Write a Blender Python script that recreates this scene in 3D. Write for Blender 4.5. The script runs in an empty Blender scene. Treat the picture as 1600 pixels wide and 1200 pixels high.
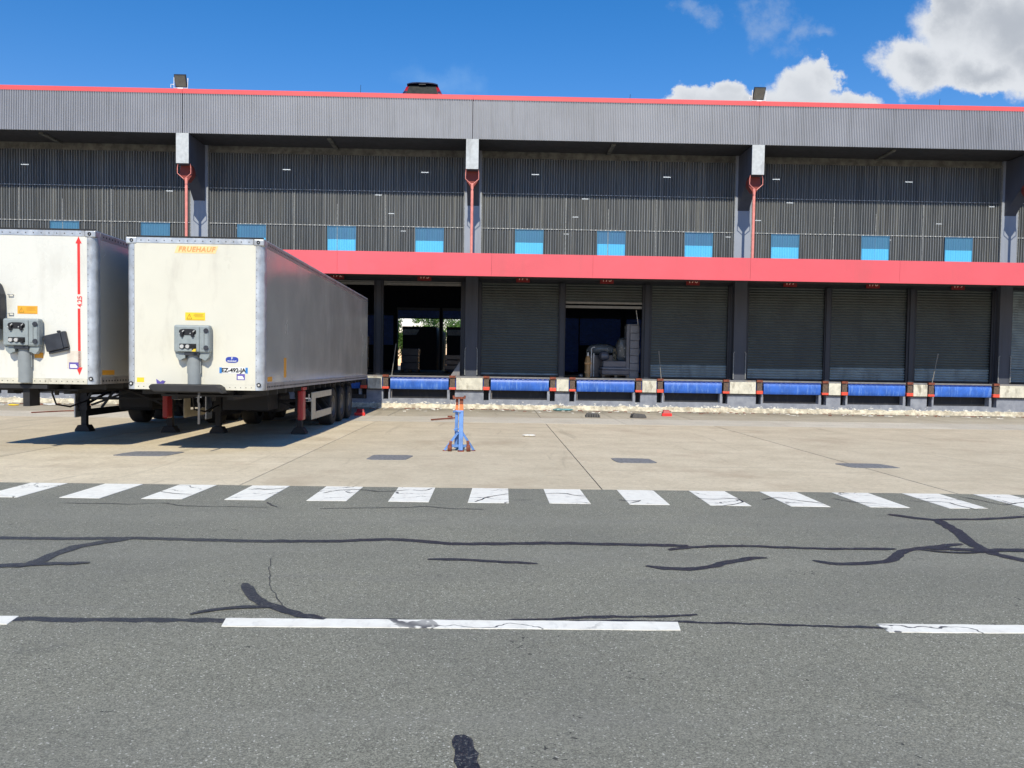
import bpy, math, random
from mathutils import Vector, Matrix, noise as mn
random.seed(7)
PI = math.pi
sc = bpy.context.scene
COL = sc.collection

# ------------------------------------------------------------------ camera
FPX, PX, PY = 1290.0, 800.0, 620.6
yaw, pitch, roll = math.radians(1.155), math.radians(2.2), 0.0152
CAMP = Vector((0, 0, 1.7))
FW = Vector((math.sin(yaw)*math.cos(pitch), math.cos(yaw)*math.cos(pitch), -math.sin(pitch)))
R0 = Vector((math.cos(yaw), -math.sin(yaw), 0)); U0 = R0.cross(FW)
RT = R0*math.cos(roll) + U0*math.sin(roll); UP = U0*math.cos(roll) - R0*math.sin(roll)
cd = bpy.data.cameras.new('camera'); cam = bpy.data.objects.new('camera', cd); COL.objects.link(cam)
cd.sensor_width = 36.0; cd.lens = FPX/1600*36.0; cd.shift_y = (PY-600)/1600
cd.clip_start = .05; cd.clip_end = 3000
m = Matrix((RT, UP, -FW)).transposed().to_4x4(); m.translation = CAMP
cam.matrix_world = m
sc.camera = cam
def ground(px, py, z=0.0):
    """where a sight line of the photograph meets the level z"""
    d = FW + RT*((px-PX)/FPX) - UP*((py-PY)/FPX)
    return CAMP + d*((z-CAMP.z)/d.z)

# ------------------------------------------------------------------ light
SUN_EL = math.radians(43.0)
sc.view_settings.view_transform = 'Standard'; sc.view_settings.look = 'None'
sc.view_settings.exposure = -0.05; sc.view_settings.gamma = 1.0
try: sc.view_settings.use_curve_mapping = False
except Exception: pass
sun_dir = Vector((-0.015, -math.cos(SUN_EL), math.sin(SUN_EL))).normalized()
sl = bpy.data.lights.new('sun', 'SUN'); sl.energy = 4.85; sl.angle = math.radians(.53); sl.color = (1, .93, .765)
so = bpy.data.objects.new('sun', sl); COL.objects.link(so)
so.rotation_euler = sun_dir.to_track_quat('Z', 'Y').to_euler(); so.location = (0, -20, 40)

W = bpy.data.worlds.new('World'); sc.world = W; W.use_nodes = True
nt = W.node_tree; nt.nodes.clear()
class NB:
    """small node builder"""
    def __init__(s, nt): s.nt = nt
    def n(s, t, ins=None, **kw):
        nd = s.nt.nodes.new(t)
        for k, v in kw.items(): setattr(nd, k, v)
        for k, v in (ins or {}).items():
            if isinstance(v, bpy.types.NodeSocket): s.nt.links.new(v, nd.inputs[k])
            else: nd.inputs[k].default_value = v
        return nd
    def m(s, op, a, b=0.0, c=0.0, clamp=False):
        nd = s.n('ShaderNodeMath', {0: a, 1: b, 2: c}, operation=op, use_clamp=clamp); return nd.outputs[0]
    def vm(s, op, a, b=(0, 0, 0)):
        nd = s.n('ShaderNodeVectorMath', {0: a, 1: b}, operation=op); return nd.outputs[0]
    def noise(s, vec, scale, detail=4, rough=.55, dist=0.0):
        return s.n('ShaderNodeTexNoise', {'Vector': vec, 'Scale': scale, 'Detail': detail, 'Roughness': rough, 'Distortion': dist}).outputs['Fac']
    def ramp(s, f, lo, hi, a=0.0, b=1.0, smooth=True):
        nd = s.n('ShaderNodeMapRange', {'Value': f, 'From Min': lo, 'From Max': hi, 'To Min': a, 'To Max': b})
        nd.interpolation_type = 'SMOOTHSTEP' if smooth else 'LINEAR'; return nd.outputs[0]
    def mix(s, f, a, b, blend='MIX'):
        nd = s.n('ShaderNodeMix', data_type='RGBA', blend_type=blend)
        for i, v in ((0, f), (6, a), (7, b)):
            if isinstance(v, bpy.types.NodeSocket): s.nt.links.new(v, nd.inputs[i])
            elif i == 0: nd.inputs[0].default_value = v
            else: nd.inputs[i].default_value = (*v[:3], 1)
        return nd.outputs[2]
b = NB(nt)
sky = b.n('ShaderNodeTexSky', sky_type='NISHITA', sun_disc=False)
sky.sun_elevation = SUN_EL; sky.sun_rotation = math.atan2(sun_dir.x, sun_dir.y)
sky.air_density = 1.15; sky.dust_density = 0.0; sky.ozone_density = 4.0; sky.altitude = 100
skyc = b.n('ShaderNodeHueSaturation', {'Saturation': 1.38, 'Value': 2.05, 'Color': sky.outputs[0]}).outputs[0]
skyc = b.mix(1.0, skyc, (1.10, .82, .90), 'MULTIPLY')
tc = b.n('ShaderNodeTexCoord').outputs['Generated']
sep = b.n('ShaderNodeSeparateXYZ', {0: tc})
X, Y, Z = sep.outputs
yy = b.m('MAXIMUM', Y, .05)
u = b.m('DIVIDE', X, yy); w = b.m('DIVIDE', Z, yy)
front = b.ramp(Y, .1, .25)
P = b.n('ShaderNodeCombineXYZ', {0: u, 1: w, 2: 0.0}).outputs[0]
warp = b.n('ShaderNodeTexNoise', {'Vector': P, 'Scale': 9.0, 'Detail': 9.0, 'Roughness': .62}).outputs['Color']
Pw = b.vm('ADD', P, b.vm('MULTIPLY', b.vm('SUBTRACT', warp, (.5, .5, .5)), (.12, .10, 0)))
puff = b.noise(P, 16, 8, .6)
def blob(cx, cz, rx, rz, vec=None):
    d = b.vm('MULTIPLY', b.vm('SUBTRACT', vec or Pw, (cx, cz, 0)), (1/rx, 1/rz, 0))
    ln = b.n('ShaderNodeVectorMath', {0: d}, operation='LENGTH').outputs['Value']
    return b.m('SUBTRACT', 1.0, ln)
def union(lst):
    o = lst[0]
    for k in lst[1:]: o = b.m('MAXIMUM', o, k)
    return o
# cumulus banks low in the north, as directions (x/y, z/y)
def dirpx(px, py):
    d = FW + RT*((px-PX)/FPX) - UP*((py-PY)/FPX); return d.x/d.y, d.z/d.y
def B(px, py, rx, ry): c = dirpx(px, py); return blob(c[0], c[1], rx/FPX, ry/FPX)
big = union([B(1560, 50, 150, 85), B(1440, 100, 85, 55), B(1500, 10, 60, 110), B(1620, 95, 170, 70), B(1750, 30, 200, 130), B(1530, 122, 100, 35)])
mid = union([B(1262, 132, 62, 42), B(1250, 165, 90, 55), B(1300, 120, 38, 26), B(1335, 168, 45, 32)])
low = union([B(1110, 160, 75, 30), B(1125, 142, 35, 22), B(1075, 158, 45, 20), B(1170, 165, 40, 18)])
cum = union([big, mid, low])
cdens = b.ramp(b.m('ADD', cum, b.m('MULTIPLY', b.m('SUBTRACT', puff, .5), .50)), .0, .30)
wis = union([B(1190, 30, 75, 55), B(1240, 60, 65, 30), B(1285, 65, 30, 18), B(1085, 10, 40, 22)])
wdens = b.m('MULTIPLY', b.ramp(b.m('ADD', wis, b.m('MULTIPLY', b.m('SUBTRACT', b.noise(P, 22, 8, .68), .55), 2.2)), .0, 1.1), .40)
fw_ = blob(*dirpx(685, 112), 75/FPX, 32/FPX)
fdens = b.m('MULTIPLY', b.ramp(b.m('ADD', fw_, b.m('MULTIPLY', b.m('SUBTRACT', b.noise(P, 20, 6, .6), .5), 1.6)), .0, 1.1), .28)
# the same kind of cloud elsewhere round the sky
gen = b.ramp(b.noise(b.vm('MULTIPLY', tc, (1, 1, 1.9)), 2.6, 9, .58), .68, .78)
gen = b.m('MULTIPLY', gen, b.m('MULTIPLY', b.m('SUBTRACT', 1.0, front), b.ramp(Z, .03, .14)))
shade = b.noise(b.vm('ADD', P, (.02, -.045, 0)), 11, 7, .55)
hgt = b.ramp(w, .30, .44)
# brighter rims and tops, greyer undersides: thickness of the cloud along the sight line
thick = b.ramp(b.m('ADD', cum, b.m('MULTIPLY', b.m('SUBTRACT', shade, .5), 1.3)), .15, .95)
greyf = b.m('MULTIPLY', thick, b.ramp(big, -.05, .25, .38, .95), clamp=True)
ccol = b.mix(greyf, (9.8, 10.2, 10.8), (6.0, 6.5, 7.3))
sk = b.mix(b.m('MULTIPLY', fdens, front), skyc, (4.4, 7.4, 11.5))
sk = b.mix(b.m('MULTIPLY', wdens, front), sk, (6.4, 7.6, 9.4))
sk = b.mix(b.m('MULTIPLY', cdens, front), sk, ccol)
sk = b.mix(gen, sk, (7.2, 7.4, 7.9))
bg = b.n('ShaderNodeBackground', {'Color': sk, 'Strength': .080})
out = b.n('ShaderNodeOutputWorld', {0: bg.outputs[0]})

# ------------------------------------------------------------------ materials
def newmat(name):
    m = bpy.data.materials.new(name); m.use_nodes = True
    m.node_tree.nodes.clear(); b = NB(m.node_tree)
    p = b.n('ShaderNodeBsdfPrincipled'); o = b.n('ShaderNodeOutputMaterial', {0: p.outputs[0]})
    return m, b, p, o
def setp(b, p, **k):
    for kk, v in k.items():
        kk = kk.replace('_', ' ')
        if isinstance(v, bpy.types.NodeSocket): b.nt.links.new(v, p.inputs[kk])
        else: p.inputs[kk].default_value = (*v[:3], 1) if kk == 'Base Color' else v
def bump(b, p, h, dist, strength=1.0):
    nd = b.n('ShaderNodeBump', {'Height': h, 'Distance': dist, 'Strength': strength})
    b.nt.links.new(nd.outputs[0], p.inputs['Normal'])
def gpos(b): return b.n('ShaderNodeNewGeometry').outputs['Position']
def opos(b): return b.n('ShaderNodeTexCoord').outputs['Object']
def simple(name, c, rough=.5, metal=0.0, var=.12, scale=6, dirt=None, dirt_amt=.4, dscale=2.5, bmp=0, local=True):
    m, b, p, o = newmat(name)
    v = opos(b) if local else gpos(b)
    n1 = b.noise(v, scale, 6, .6)
    lo = [x*(1-var) for x in c]; hi = [min(1, x*(1+var)) for x in c]
    col = b.mix(b.ramp(n1, .3, .7), lo, hi)
    if dirt:
        n2 = b.noise(b.vm('MULTIPLY', v, (1, 1, .35)), dscale, 8, .65)
        col = b.mix(b.m('MULTIPLY', b.ramp(n2, .5, .68), dirt_amt), col, dirt)
    setp(b, p, Base_Color=col, Roughness=b.ramp(n1, .3, .7, max(rough-.08, .02), min(rough+.08, 1)), Metallic=metal)
    if bmp: bump(b, p, b.noise(v, scale*6, 4), bmp)
    return m
M = {}
def asphalt():
    m, b, p, o = newmat('asphalt'); v = gpos(b)
    vo = b.n('ShaderNodeTexVoronoi', {'Vector': v, 'Scale': 135.0}); cell = b.n('ShaderNodeSeparateColor', {0: vo.outputs['Color']}).outputs[0]
    fine = b.noise(v, 170, 3, .7); broad = b.noise(v, .35, 5, .6)
    col = b.mix(cell, (.155, .150, .118), (.42, .41, .325))
    col = b.mix(b.m('MULTIPLY', b.ramp(fine, .54, .64), .85), col, (.055, .055, .052))
    sp = b.ramp(cell, .975, .99); col = b.mix(sp, col, (.70, .68, .60))
    col = b.mix(b.ramp(broad, .34, .66, 0, .34), col, (.15, .15, .135))
    st = b.noise(b.vm('MULTIPLY', v, (.12, 1.2, 1)), 2.0, 6, .6)
    col = b.mix(b.ramp(st, .55, .75, 0, .3), col, (.19, .185, .175))
    sy = b.n('ShaderNodeSeparateXYZ', {0: v}).outputs[1]
    wv = b.m('ADD', sy, b.m('MULTIPLY', b.noise(b.vm('MULTIPLY', v, (.05, .05, 1)), 2.0, 2), .5))
    for (yc, hw, am) in ((9.3, .35, .20), (7.5, .35, .22), (3.9, .4, .18), (2.2, .4, .18)):
        tr = b.ramp(b.m('ABSOLUTE', b.m('SUBTRACT', wv, yc)), hw*.3, hw*1.5, am, 0)
        col = b.mix(b.m('MULTIPLY', tr, b.ramp(b.noise(b.vm('MULTIPLY', v, (.25, 1, 1)), 1.2, 5), .35, .6)), col, (.34, .33, .28))
    oil = b.noise(b.vm('MULTIPLY', v, (.8, 1, 1)), .75, 6, .6); col = b.mix(b.ramp(oil, .62, .74, 0, .45), col, (.085, .085, .082))
    med = b.noise(v, 22, 4, .8); col = b.mix(b.ramp(med, .56, .70, 0, .35), col, (.09, .09, .085)); col = b.mix(b.ramp(med, .44, .32, 0, .25), col, (.42, .41, .36))
    spots = b.n('ShaderNodeTexVoronoi', {'Vector': b.vm('ADD', v, b.n('ShaderNodeTexNoise', {'Vector': v, 'Scale': 12.0}).outputs['Color']), 'Scale': 1.15}).outputs['Distance']
    col = b.mix(b.ramp(spots, .045, .065, .85, 0), col, (.03, .03, .032))
    setp(b, p, Base_Color=col, Roughness=.88, Specular_IOR_Level=.3)
    bump(b, p, b.m('ADD', b.m('MULTIPLY', cell, .6), fine), .006, .8)
    return m
def concrete(name, c1, c2, stain, seed):
    m, b, p, o = newmat(name); v = b.vm('ADD', gpos(b), (seed*13.1, seed*3.7, 0))
    rnd = b.n('ShaderNodeObjectInfo').outputs['Random']
    n1 = b.noise(v, 1.1, 7, .62)
    col = b.mix(b.ramp(n1, .3, .7), c1, c2)
    f = b.noise(v, 55, 4, .75); col = b.mix(b.ramp(f, .52, .72, 0, .55), col, stain)
    g2 = b.noise(b.vm('MULTIPLY', v, (.7, 1, 1)), 15, 5, .8); col = b.mix(b.ramp(g2, .53, .66, 0, .5), col, [x*.50 for x in c1]); col = b.mix(b.ramp(g2, .46, .36, 0, .5), col, [min(1, x*1.22) for x in c2])
    g_ = b.noise(v, 26, 3, .7); col = b.mix(b.ramp(g_, .6, .72, 0, .35), col, [x*1.15 for x in c2])
    s1 = b.noise(b.vm('MULTIPLY', v, (.16, 1.5, 1)), 1.6, 7, .62)
    col = b.mix(b.ramp(s1, .5, .72, 0, .32), col, [x*.66 for x in c1])
    s3 = b.noise(b.vm('MULTIPLY', v, (.5, 1.3, 1)), 3.2, 8, .75); col = b.mix(b.ramp(s3, .55, .7, 0, .3), col, [x*.6 for x in c1])
    s2 = b.noise(b.vm('MULTIPLY', v, (1, .8, 1)), .55, 8, .7)
    col = b.mix(b.ramp(s2, .50, .70, 0, .5), col, (stain[0]*1.5, stain[1]*1.35, stain[2]*1.2))
    tm = b.noise(b.vm('ADD', b.vm('MULTIPLY', gpos(b), (2.2, .12, 1)), b.vm('MULTIPLY', b.n('ShaderNodeTexNoise', {'Vector': gpos(b), 'Scale': .12}).outputs['Color'], (5, 0, 0))), 1.3, 4, .6)
    col = b.mix(b.ramp(tm, .60, .70, 0, .30), col, [x*.42 for x in c1])
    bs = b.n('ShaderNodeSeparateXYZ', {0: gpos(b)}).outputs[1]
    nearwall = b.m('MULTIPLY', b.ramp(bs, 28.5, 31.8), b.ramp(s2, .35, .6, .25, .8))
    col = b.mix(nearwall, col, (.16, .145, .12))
    col = b.mix(b.m('MULTIPLY', rnd, .26), col, [x*.6 for x in c1])
    setp(b, p, Base_Color=col, Roughness=.85, Specular_IOR_Level=.3)
    bump(b, p, f, .006, .6)
    return m
def paint_road():
    m, b, p, o = newmat('road_paint'); v = gpos(b)
    col = b.mix(b.ramp(b.noise(v, 9, 6), .3, .7), (.86, .83, .74), (.94, .92, .83))
    col = b.mix(b.ramp(b.noise(b.vm('MULTIPLY', v, (2.2, 1, 1)), 5, 8, .7), .5, .72, 0, .35), col, (.42, .42, .40))
    wv = b.vm('ADD', v, b.vm('MULTIPLY', b.n('ShaderNodeTexNoise', {'Vector': v, 'Scale': 2.2, 'Detail': 4.0}).outputs['Color'], (.9, .9, 0)))
    cr = b.n('ShaderNodeTexVoronoi', {'Vector': b.vm('MULTIPLY', wv, (.55, 1.5, 1)), 'Scale': 1.1}, feature='DISTANCE_TO_EDGE').outputs['Distance']
    part = b.ramp(b.noise(v, .9, 3), .44, .58)
    wear = b.m('MULTIPLY', b.ramp(cr, .010, .020, 1, 0), part)
    fl = b.ramp(b.noise(v, 42, 5, .8), .64, .69)
    wear = b.m('MAXIMUM', wear, b.m('MULTIPLY', fl, .45))
    col = b.mix(wear, col, (.075, .075, .078))
    setp(b, p, Base_Color=col, Roughness=.6)
    return m
def tar():
    m, b, p, o = newmat('tar'); v = gpos(b)
    n = b.noise(v, 30, 5, .7); col = b.mix(b.ramp(n, .35, .7), (.016, .017, .021), (.042, .044, .052))
    col = b.mix(b.ramp(b.noise(v, 60, 4, .85), .56, .62, 0, .9), col, (.20, .195, .175))
    setp(b, p, Base_Color=col, Roughness=b.ramp(n, .3, .7, .32, .6)); bump(b, p, n, .01)
    return m
def cladding():
    m, b, p, o = newmat('dark_translucent_cladding'); v = opos(b)
    rnd = b.n('ShaderNodeObjectInfo').outputs['Random']
    vv = b.vm('ADD', gpos(b), (0, 0, 0))
    st = b.noise(b.vm('MULTIPLY', vv, (7, 1, .22)), 1.6, 6, .7)
    col = b.mix(b.ramp(st, .3, .7), (.045, .046, .042), (.150, .145, .120))
    col = b.mix(b.m('MULTIPLY', rnd, .55), col, (.045, .052, .055))
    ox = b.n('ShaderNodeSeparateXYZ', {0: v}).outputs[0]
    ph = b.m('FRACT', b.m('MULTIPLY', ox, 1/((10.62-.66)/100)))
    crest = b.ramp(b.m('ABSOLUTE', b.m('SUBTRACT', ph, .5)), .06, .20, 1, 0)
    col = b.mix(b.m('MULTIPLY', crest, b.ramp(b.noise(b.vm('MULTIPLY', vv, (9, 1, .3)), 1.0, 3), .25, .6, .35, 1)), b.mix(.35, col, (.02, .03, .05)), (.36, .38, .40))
    lines = b.noise(b.vm('MULTIPLY', vv, (19, 1, .05)), 1.0, 2, .5)
    col = b.mix(b.ramp(lines, .60, .70, 0, .5), col, (.30, .30, .27))
    sp = b.noise(vv, 9, 5, .85); col = b.mix(b.ramp(sp, .70, .74, 0, .7), col, (.45, .45, .42))
    setp(b, p, Base_Color=col, Roughness=.38)
    tr = b.n('ShaderNodeBsdfTransparent', {'Color': (.75, .85, 1, 1)})
    mx = b.n('ShaderNodeMixShader', {0: .22, 1: p.outputs[0], 2: tr.outputs[0]})
    b.nt.links.new(mx.outputs[0], o.inputs[0])
    return m
def streaked(name, c, dark, rough=.55, metal=0, sx=8, amt=.6, rn=.15):
    m, b, p, o = newmat(name); v = gpos(b)
    st = b.noise(b.vm('MULTIPLY', v, (sx, sx, .35)), 1.0, 7, .65)
    rnd = b.n('ShaderNodeObjectInfo').outputs['Random']
    n1 = b.noise(v, .6, 5, .6)
    col = b.mix(b.ramp(n1, .3, .7), [x*.93 for x in c], [min(1, x*1.05) for x in c])
    col = b.mix(b.ramp(st, .45, .75, 0, amt), col, dark)
    col = b.mix(b.m('MULTIPLY', rnd, rn), col, dark)
    setp(b, p, Base_Color=col, Roughness=rough, Metallic=metal)
    return m
def worn_or_glinting(name, c, under, thr=.52, rough=.45, sx=10, sz=1.5, hi=.62):
    m, b, p, o = newmat(name); v = gpos(b)
    n1 = b.noise(b.vm('MULTIPLY', v, (sx, 6, sz)), 1.0, 8, .75)
    n2 = b.noise(v, 3, 5, .6)
    col = b.mix(b.ramp(n2, .3, .7), [x*.72 for x in c], c)
    col = b.mix(b.ramp(n1, thr, hi), col, under)
    setp(b, p, Base_Color=col, Roughness=rough)
    bump(b, p, n1, .003)
    return m
M['asphalt'] = asphalt()
M['concrete'] = concrete('concrete_slab', (.62, .53, .38), (.74, .64, .47), (.28, .235, .18), 1)
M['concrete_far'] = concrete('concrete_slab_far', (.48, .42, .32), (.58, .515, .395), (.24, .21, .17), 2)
M['concrete_light'] = concrete('concrete_strip', (.59, .54, .44), (.69, .635, .52), (.32, .30, .26), 3)
M['joint'] = simple('joint_dirt', (.07, .062, .052), .95)
M['patch'] = simple('patch_asphalt', (.20, .20, .205), .9, var=.3, scale=20, local=False, bmp=.004)
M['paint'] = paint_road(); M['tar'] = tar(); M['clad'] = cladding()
M['fascia'] = streaked('grey_corrugated_metal', (.315, .33, .375), (.18, .19, .21), .5, .0, 5, .45, .1)
M['red_trim'] = streaked('red_trim', (.74, .10, .10), (.55, .08, .08), .4, 0, 3, .3, 0)
def wavy(m, sc_, dist):
    b = NB(m.node_tree); bump(b, m.node_tree.nodes['Principled BSDF'], b.noise(b.vm('MULTIPLY', gpos(b), (1, 1, 1.6)), sc_, 3), dist); return m
M['awning'] = streaked('faded_red_panel', (.74, .105, .130), (.60, .105, .120), .42, 0, 1.6, .7, .45)
wavy(M['awning'], .8, .012)
M['navy'] = streaked('navy_paint_shaded', (.026, .030, .042), (.018, .020, .028), .5, 0, 4, .5, 0)  # navy of the door posts darkened further to deepen their shade
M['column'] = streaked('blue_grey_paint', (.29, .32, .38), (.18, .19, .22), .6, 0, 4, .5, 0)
M['beam'] = simple('light_grey_concrete', (.50, .53, .55), .8, var=.1, scale=9, dirt=(.28, .29, .30), dirt_amt=.5)
M['soffit'] = simple('dark_concrete', (.05, .05, .055), .9, var=.3, local=False)
M['band'] = simple('mossy_concrete', (.13, .13, .115), .9, var=.45, scale=3, local=False)
M['wall'] = simple('grey_painted_concrete', (.24, .26, .31), .8, var=.14, scale=4, dirt=(.60, .59, .56), dirt_amt=.0, local=False)
def peel():
    m, b, p, o = newmat('peeling_wall_paint'); v = gpos(b)
    z = b.n('ShaderNodeSeparateXYZ', {0: v}).outputs[2]
    col = b.mix(b.ramp(b.noise(v, 3.5, 6), .3, .7), (.19, .205, .25), (.29, .31, .355))
    n = b.noise(b.vm('MULTIPLY', v, (1.0, 1, 2.2)), 5, 8, .7)
    f = b.m('SUBTRACT', n, b.m('MULTIPLY', b.m('SUBTRACT', z, .18), .9))
    col = b.mix(b.ramp(f, .52, .535), col, (.74, .72, .66))
    sp = b.noise(v, 16, 4, .6); col = b.mix(b.ramp(sp, .72, .74), col, (.72, .70, .66))
    setp(b, p, Base_Color=col, Roughness=.85); bump(b, p, f, .004)
    return m
M['peel'] = peel()
M['kerb'] = simple('crumbling_white_plinth', (.56, .51, .40), .9, var=.35, scale=5, dirt=(.30, .24, .17), dirt_amt=.75, dscale=3, bmp=.02, local=False)
M['pit'] = simple('dark_pit_steel', (.012, .012, .016), .6, var=.4, local=False, dirt=(.12, .11, .10), dirt_amt=.15, dscale=8)
M['black'] = simple('black_steel', (.012, .012, .014), .6, var=.3)
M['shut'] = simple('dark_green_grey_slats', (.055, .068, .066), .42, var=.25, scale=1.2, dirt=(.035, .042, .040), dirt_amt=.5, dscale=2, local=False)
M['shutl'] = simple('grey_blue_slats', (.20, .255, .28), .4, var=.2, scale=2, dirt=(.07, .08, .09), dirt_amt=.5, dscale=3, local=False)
M['bar'] = simple('grey_bottom_bar', (.22, .215, .20), .5)
M['guide'] = simple('guide_navy_shaded', (.012, .014, .022), .5)  # shade around lintel and door heads is put into this dark tone
M['lowcol'] = streaked('blue_grey_column_shaded', (.062, .069, .090), (.035, .038, .05), .6, 0, 4, .5, 0)  # column paint darkened: shade under the awning painted in
M['beamside'] = streaked('beam_side_shade_navy', (.085, .092, .12), (.05, .055, .07), .6, 0, 4, .5, 0)  # navy tone paints the shade on the beam sides
M['lev'] = worn_or_glinting('blue_leveller_paint', (.035, .145, .60), (.20, .36, .72), .50, .42, 12, 1.6, .74)
M['levn'] = simple('deep_blue_paint', (.02, .06, .30), .45)
M['edge'] = simple('grey_steel_edge', (.20, .20, .21), .5, dirt=(.32, .24, .18), dirt_amt=.5)
M['rubber'] = simple('brown_rubber_buffer', (.12, .085, .065), .85, var=.35, scale=14)
M['orange'] = simple('red_orange_paint', (.80, .085, .045), .5, var=.2, dirt=(.30, .10, .06), dirt_amt=.5)
M['pad'] = simple('dirty_white_pad', (.62, .595, .50), .8, var=.15, scale=5, dirt=(.22, .19, .14), dirt_amt=.85, dscale=3.5, local=False)
M['redpipe'] = simple('faded_red_pipe', (.78, .27, .23), .5, var=.12)
M['redbox'] = simple('dark_red_metal', (.40, .035, .03), .5)
M['hopper'] = simple('red_hopper_shaded', (.20, .030, .022), .6)  # red darkened to paint the shade below the beam end
M['bluehi'] = streaked('blue_sheet_skyglow', (.10, .49, .86), (.14, .62, .84), .35, 0, 14, .6, .8)  # brighter blue paints sky light showing through the lower panes
M['bluelo'] = streaked('dim_blue_sheet', (.065, .17, .32), (.07, .24, .36), .35, 0, 14, .7, .5)
M['lap'] = simple('pale_sheet_edge', (.27, .28, .28), .6, var=.35, scale=20, local=False)
M['screw'] = simple('screw_caps', (.62, .62, .60), .5)
M['alu'] = simple('aluminium', (.55, .58, .61), .38, .55, var=.15, scale=5, dirt=(.30, .27, .22), dirt_amt=.55, dscale=2)
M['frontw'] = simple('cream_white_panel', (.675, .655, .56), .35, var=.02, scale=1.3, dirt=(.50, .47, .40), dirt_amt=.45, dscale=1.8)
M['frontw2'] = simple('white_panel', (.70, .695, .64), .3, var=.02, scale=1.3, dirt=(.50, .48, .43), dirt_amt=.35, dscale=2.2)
M['side'] = simple('white_grp_side_shaded', (.49, .465, .40), .2, var=.04, scale=.7, dirt=(.38, .37, .33), dirt_amt=.4, dscale=1.2)  # white lowered to grey, so the side's shade sits in its colour
M['roofw'] = simple('trailer_roof', (.6, .6, .6), .6)
M['rail'] = simple('lower_side_rail', (.40, .37, .34), .45, .3, var=.1, dirt=(.20, .16, .13), dirt_amt=.6)
M['dark'] = simple('dark_chassis', (.018, .018, .020), .65, var=.3)
M['tyre'] = simple('tyre_rubber', (.020, .020, .021), .85, var=.3, scale=12)
M['rim'] = simple('dusty_steel_rim', (.11, .105, .10), .6, .4)
M['guard'] = simple('beige_side_guard', (.52, .47, .36), .6, var=.12)
M['redplastic'] = simple('red_plastic', (.36, .016, .02), .4, var=.15)
M['greyplastic'] = simple('grey_plastic', (.27, .31, .32), .5, var=.08, scale=10, bmp=.001)
M['postplastic'] = simple('grey_post', (.25, .275, .285), .45, var=.06)
M['darkplastic'] = simple('dark_plastic', (.028, .032, .042), .5, var=.2)
M['chrome'] = simple('pale_socket', (.62, .62, .60), .3, .3)
M['yellow'] = simple('yellow_sticker', (.86, .58, .03), .5, var=.05)
M['orangelab'] = simple('orange_sticker', (.85, .38, .03), .5, var=.05)
M['brown'] = simple('sticker_print', (.42, .26, .02), .6)
M['fadedlab'] = simple('faded_yellow_label', (.84, .62, .30), .55, var=.05)
M['fadedtxt'] = simple('faded_orange_print', (.83, .33, .12), .55)
M['bluelab'] = simple('blue_badge', (.03, .06, .36), .4)
M['purple'] = simple('violet_sticker', (.12, .09, .36), .5)
M['white'] = simple('white_print', (.8, .8, .8), .5, var=.03)
M['print'] = simple('black_print', (.01, .01, .012), .5)
M['redprint'] = simple('red_print', (.78, .035, .03), .45, var=.05)
M['plate'] = simple('plate_white', (.78, .79, .78), .35, var=.02)
M['plateb'] = simple('plate_blue', (.03, .20, .55), .4)
M['beigelab'] = simple('beige_label', (.66, .60, .52), .7)
M['jackb'] = simple('light_blue_paint', (.13, .27, .60), .5, var=.12, scale=8, dirt=(.10, .13, .22), dirt_amt=.5, dscale=6)
M['jacko'] = simple('orange_paint', (.85, .22, .07), .55, var=.15)
M['rust'] = simple('rusty_steel', (.20, .055, .03), .8, var=.4, scale=16)
M['numplate'] = simple('red_number_plate', (.22, .01, .01), .45)
M['numtxt'] = simple('number_print', (.85, .55, .45), .5)
M['card'] = simple('cardboard', (.42, .27, .14), .85, var=.15)
M['cardp'] = worn_or_glinting('patterned_cardboard', (.62, .50, .30), (.06, .04, .03), .5, .8, 22, 22, .54)
M['wrap'] = worn_or_glinting('black_stretch_wrap', (.12, .125, .15), (.42, .42, .46), .60, .22, 3, 18, .70)  # pale streaks in the wraps and plastic paint their highlights
M['wrapg'] = worn_or_glinting('clear_grey_wrap', (.20, .20, .22), (.50, .50, .54), .58, .28, 7, 30, .68)
M['plastic'] = worn_or_glinting('crumpled_clear_plastic', (.17, .18, .18), (.72, .74, .74), .58, .22, 12, 12, .66)
M['wood'] = simple('pallet_wood', (.26, .19, .12), .85, var=.3, scale=8)
M['gold'] = simple('ochre_steel', (.58, .32, .12), .5, .2)
M['glassd'] = simple('dark_car_glass', (.012, .016, .018), .5, var=.1)
M['glassd'].node_tree.nodes['Principled BSDF'].inputs['Specular IOR Level'].default_value = .15
M['carpaint'] = simple('dark_blue_car_paint', (.010, .012, .045), .3, .0, var=.05)
M['taillamp'] = simple('tail_lamp', (.35, .015, .02), .2)
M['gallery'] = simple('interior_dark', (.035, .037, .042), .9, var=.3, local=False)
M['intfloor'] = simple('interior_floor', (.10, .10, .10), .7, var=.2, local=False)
M['farblue'] = simple('far_shutter_blue', (.20, .32, .75), .5, local=False)
M['lens'] = simple('lamp_glass', (.13, .125, .11), .35)
M['papers'] = simple('paper_litter', (.72, .70, .64), .8, var=.2, scale=3, local=False, dirt=(.35, .25, .14), dirt_amt=.7)
M['teal'] = simple('teal_bag', (.13, .30, .32), .4, var=.3)
M['cream'] = simple('cream_sheet', (.72, .68, .56), .6, var=.2, scale=8)
M['earth'] = simple('ground_far', (.16, .15, .12), .95, local=False, scale=.2)
M['bark'] = simple('bark', (.12, .09, .06), .9)
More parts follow.
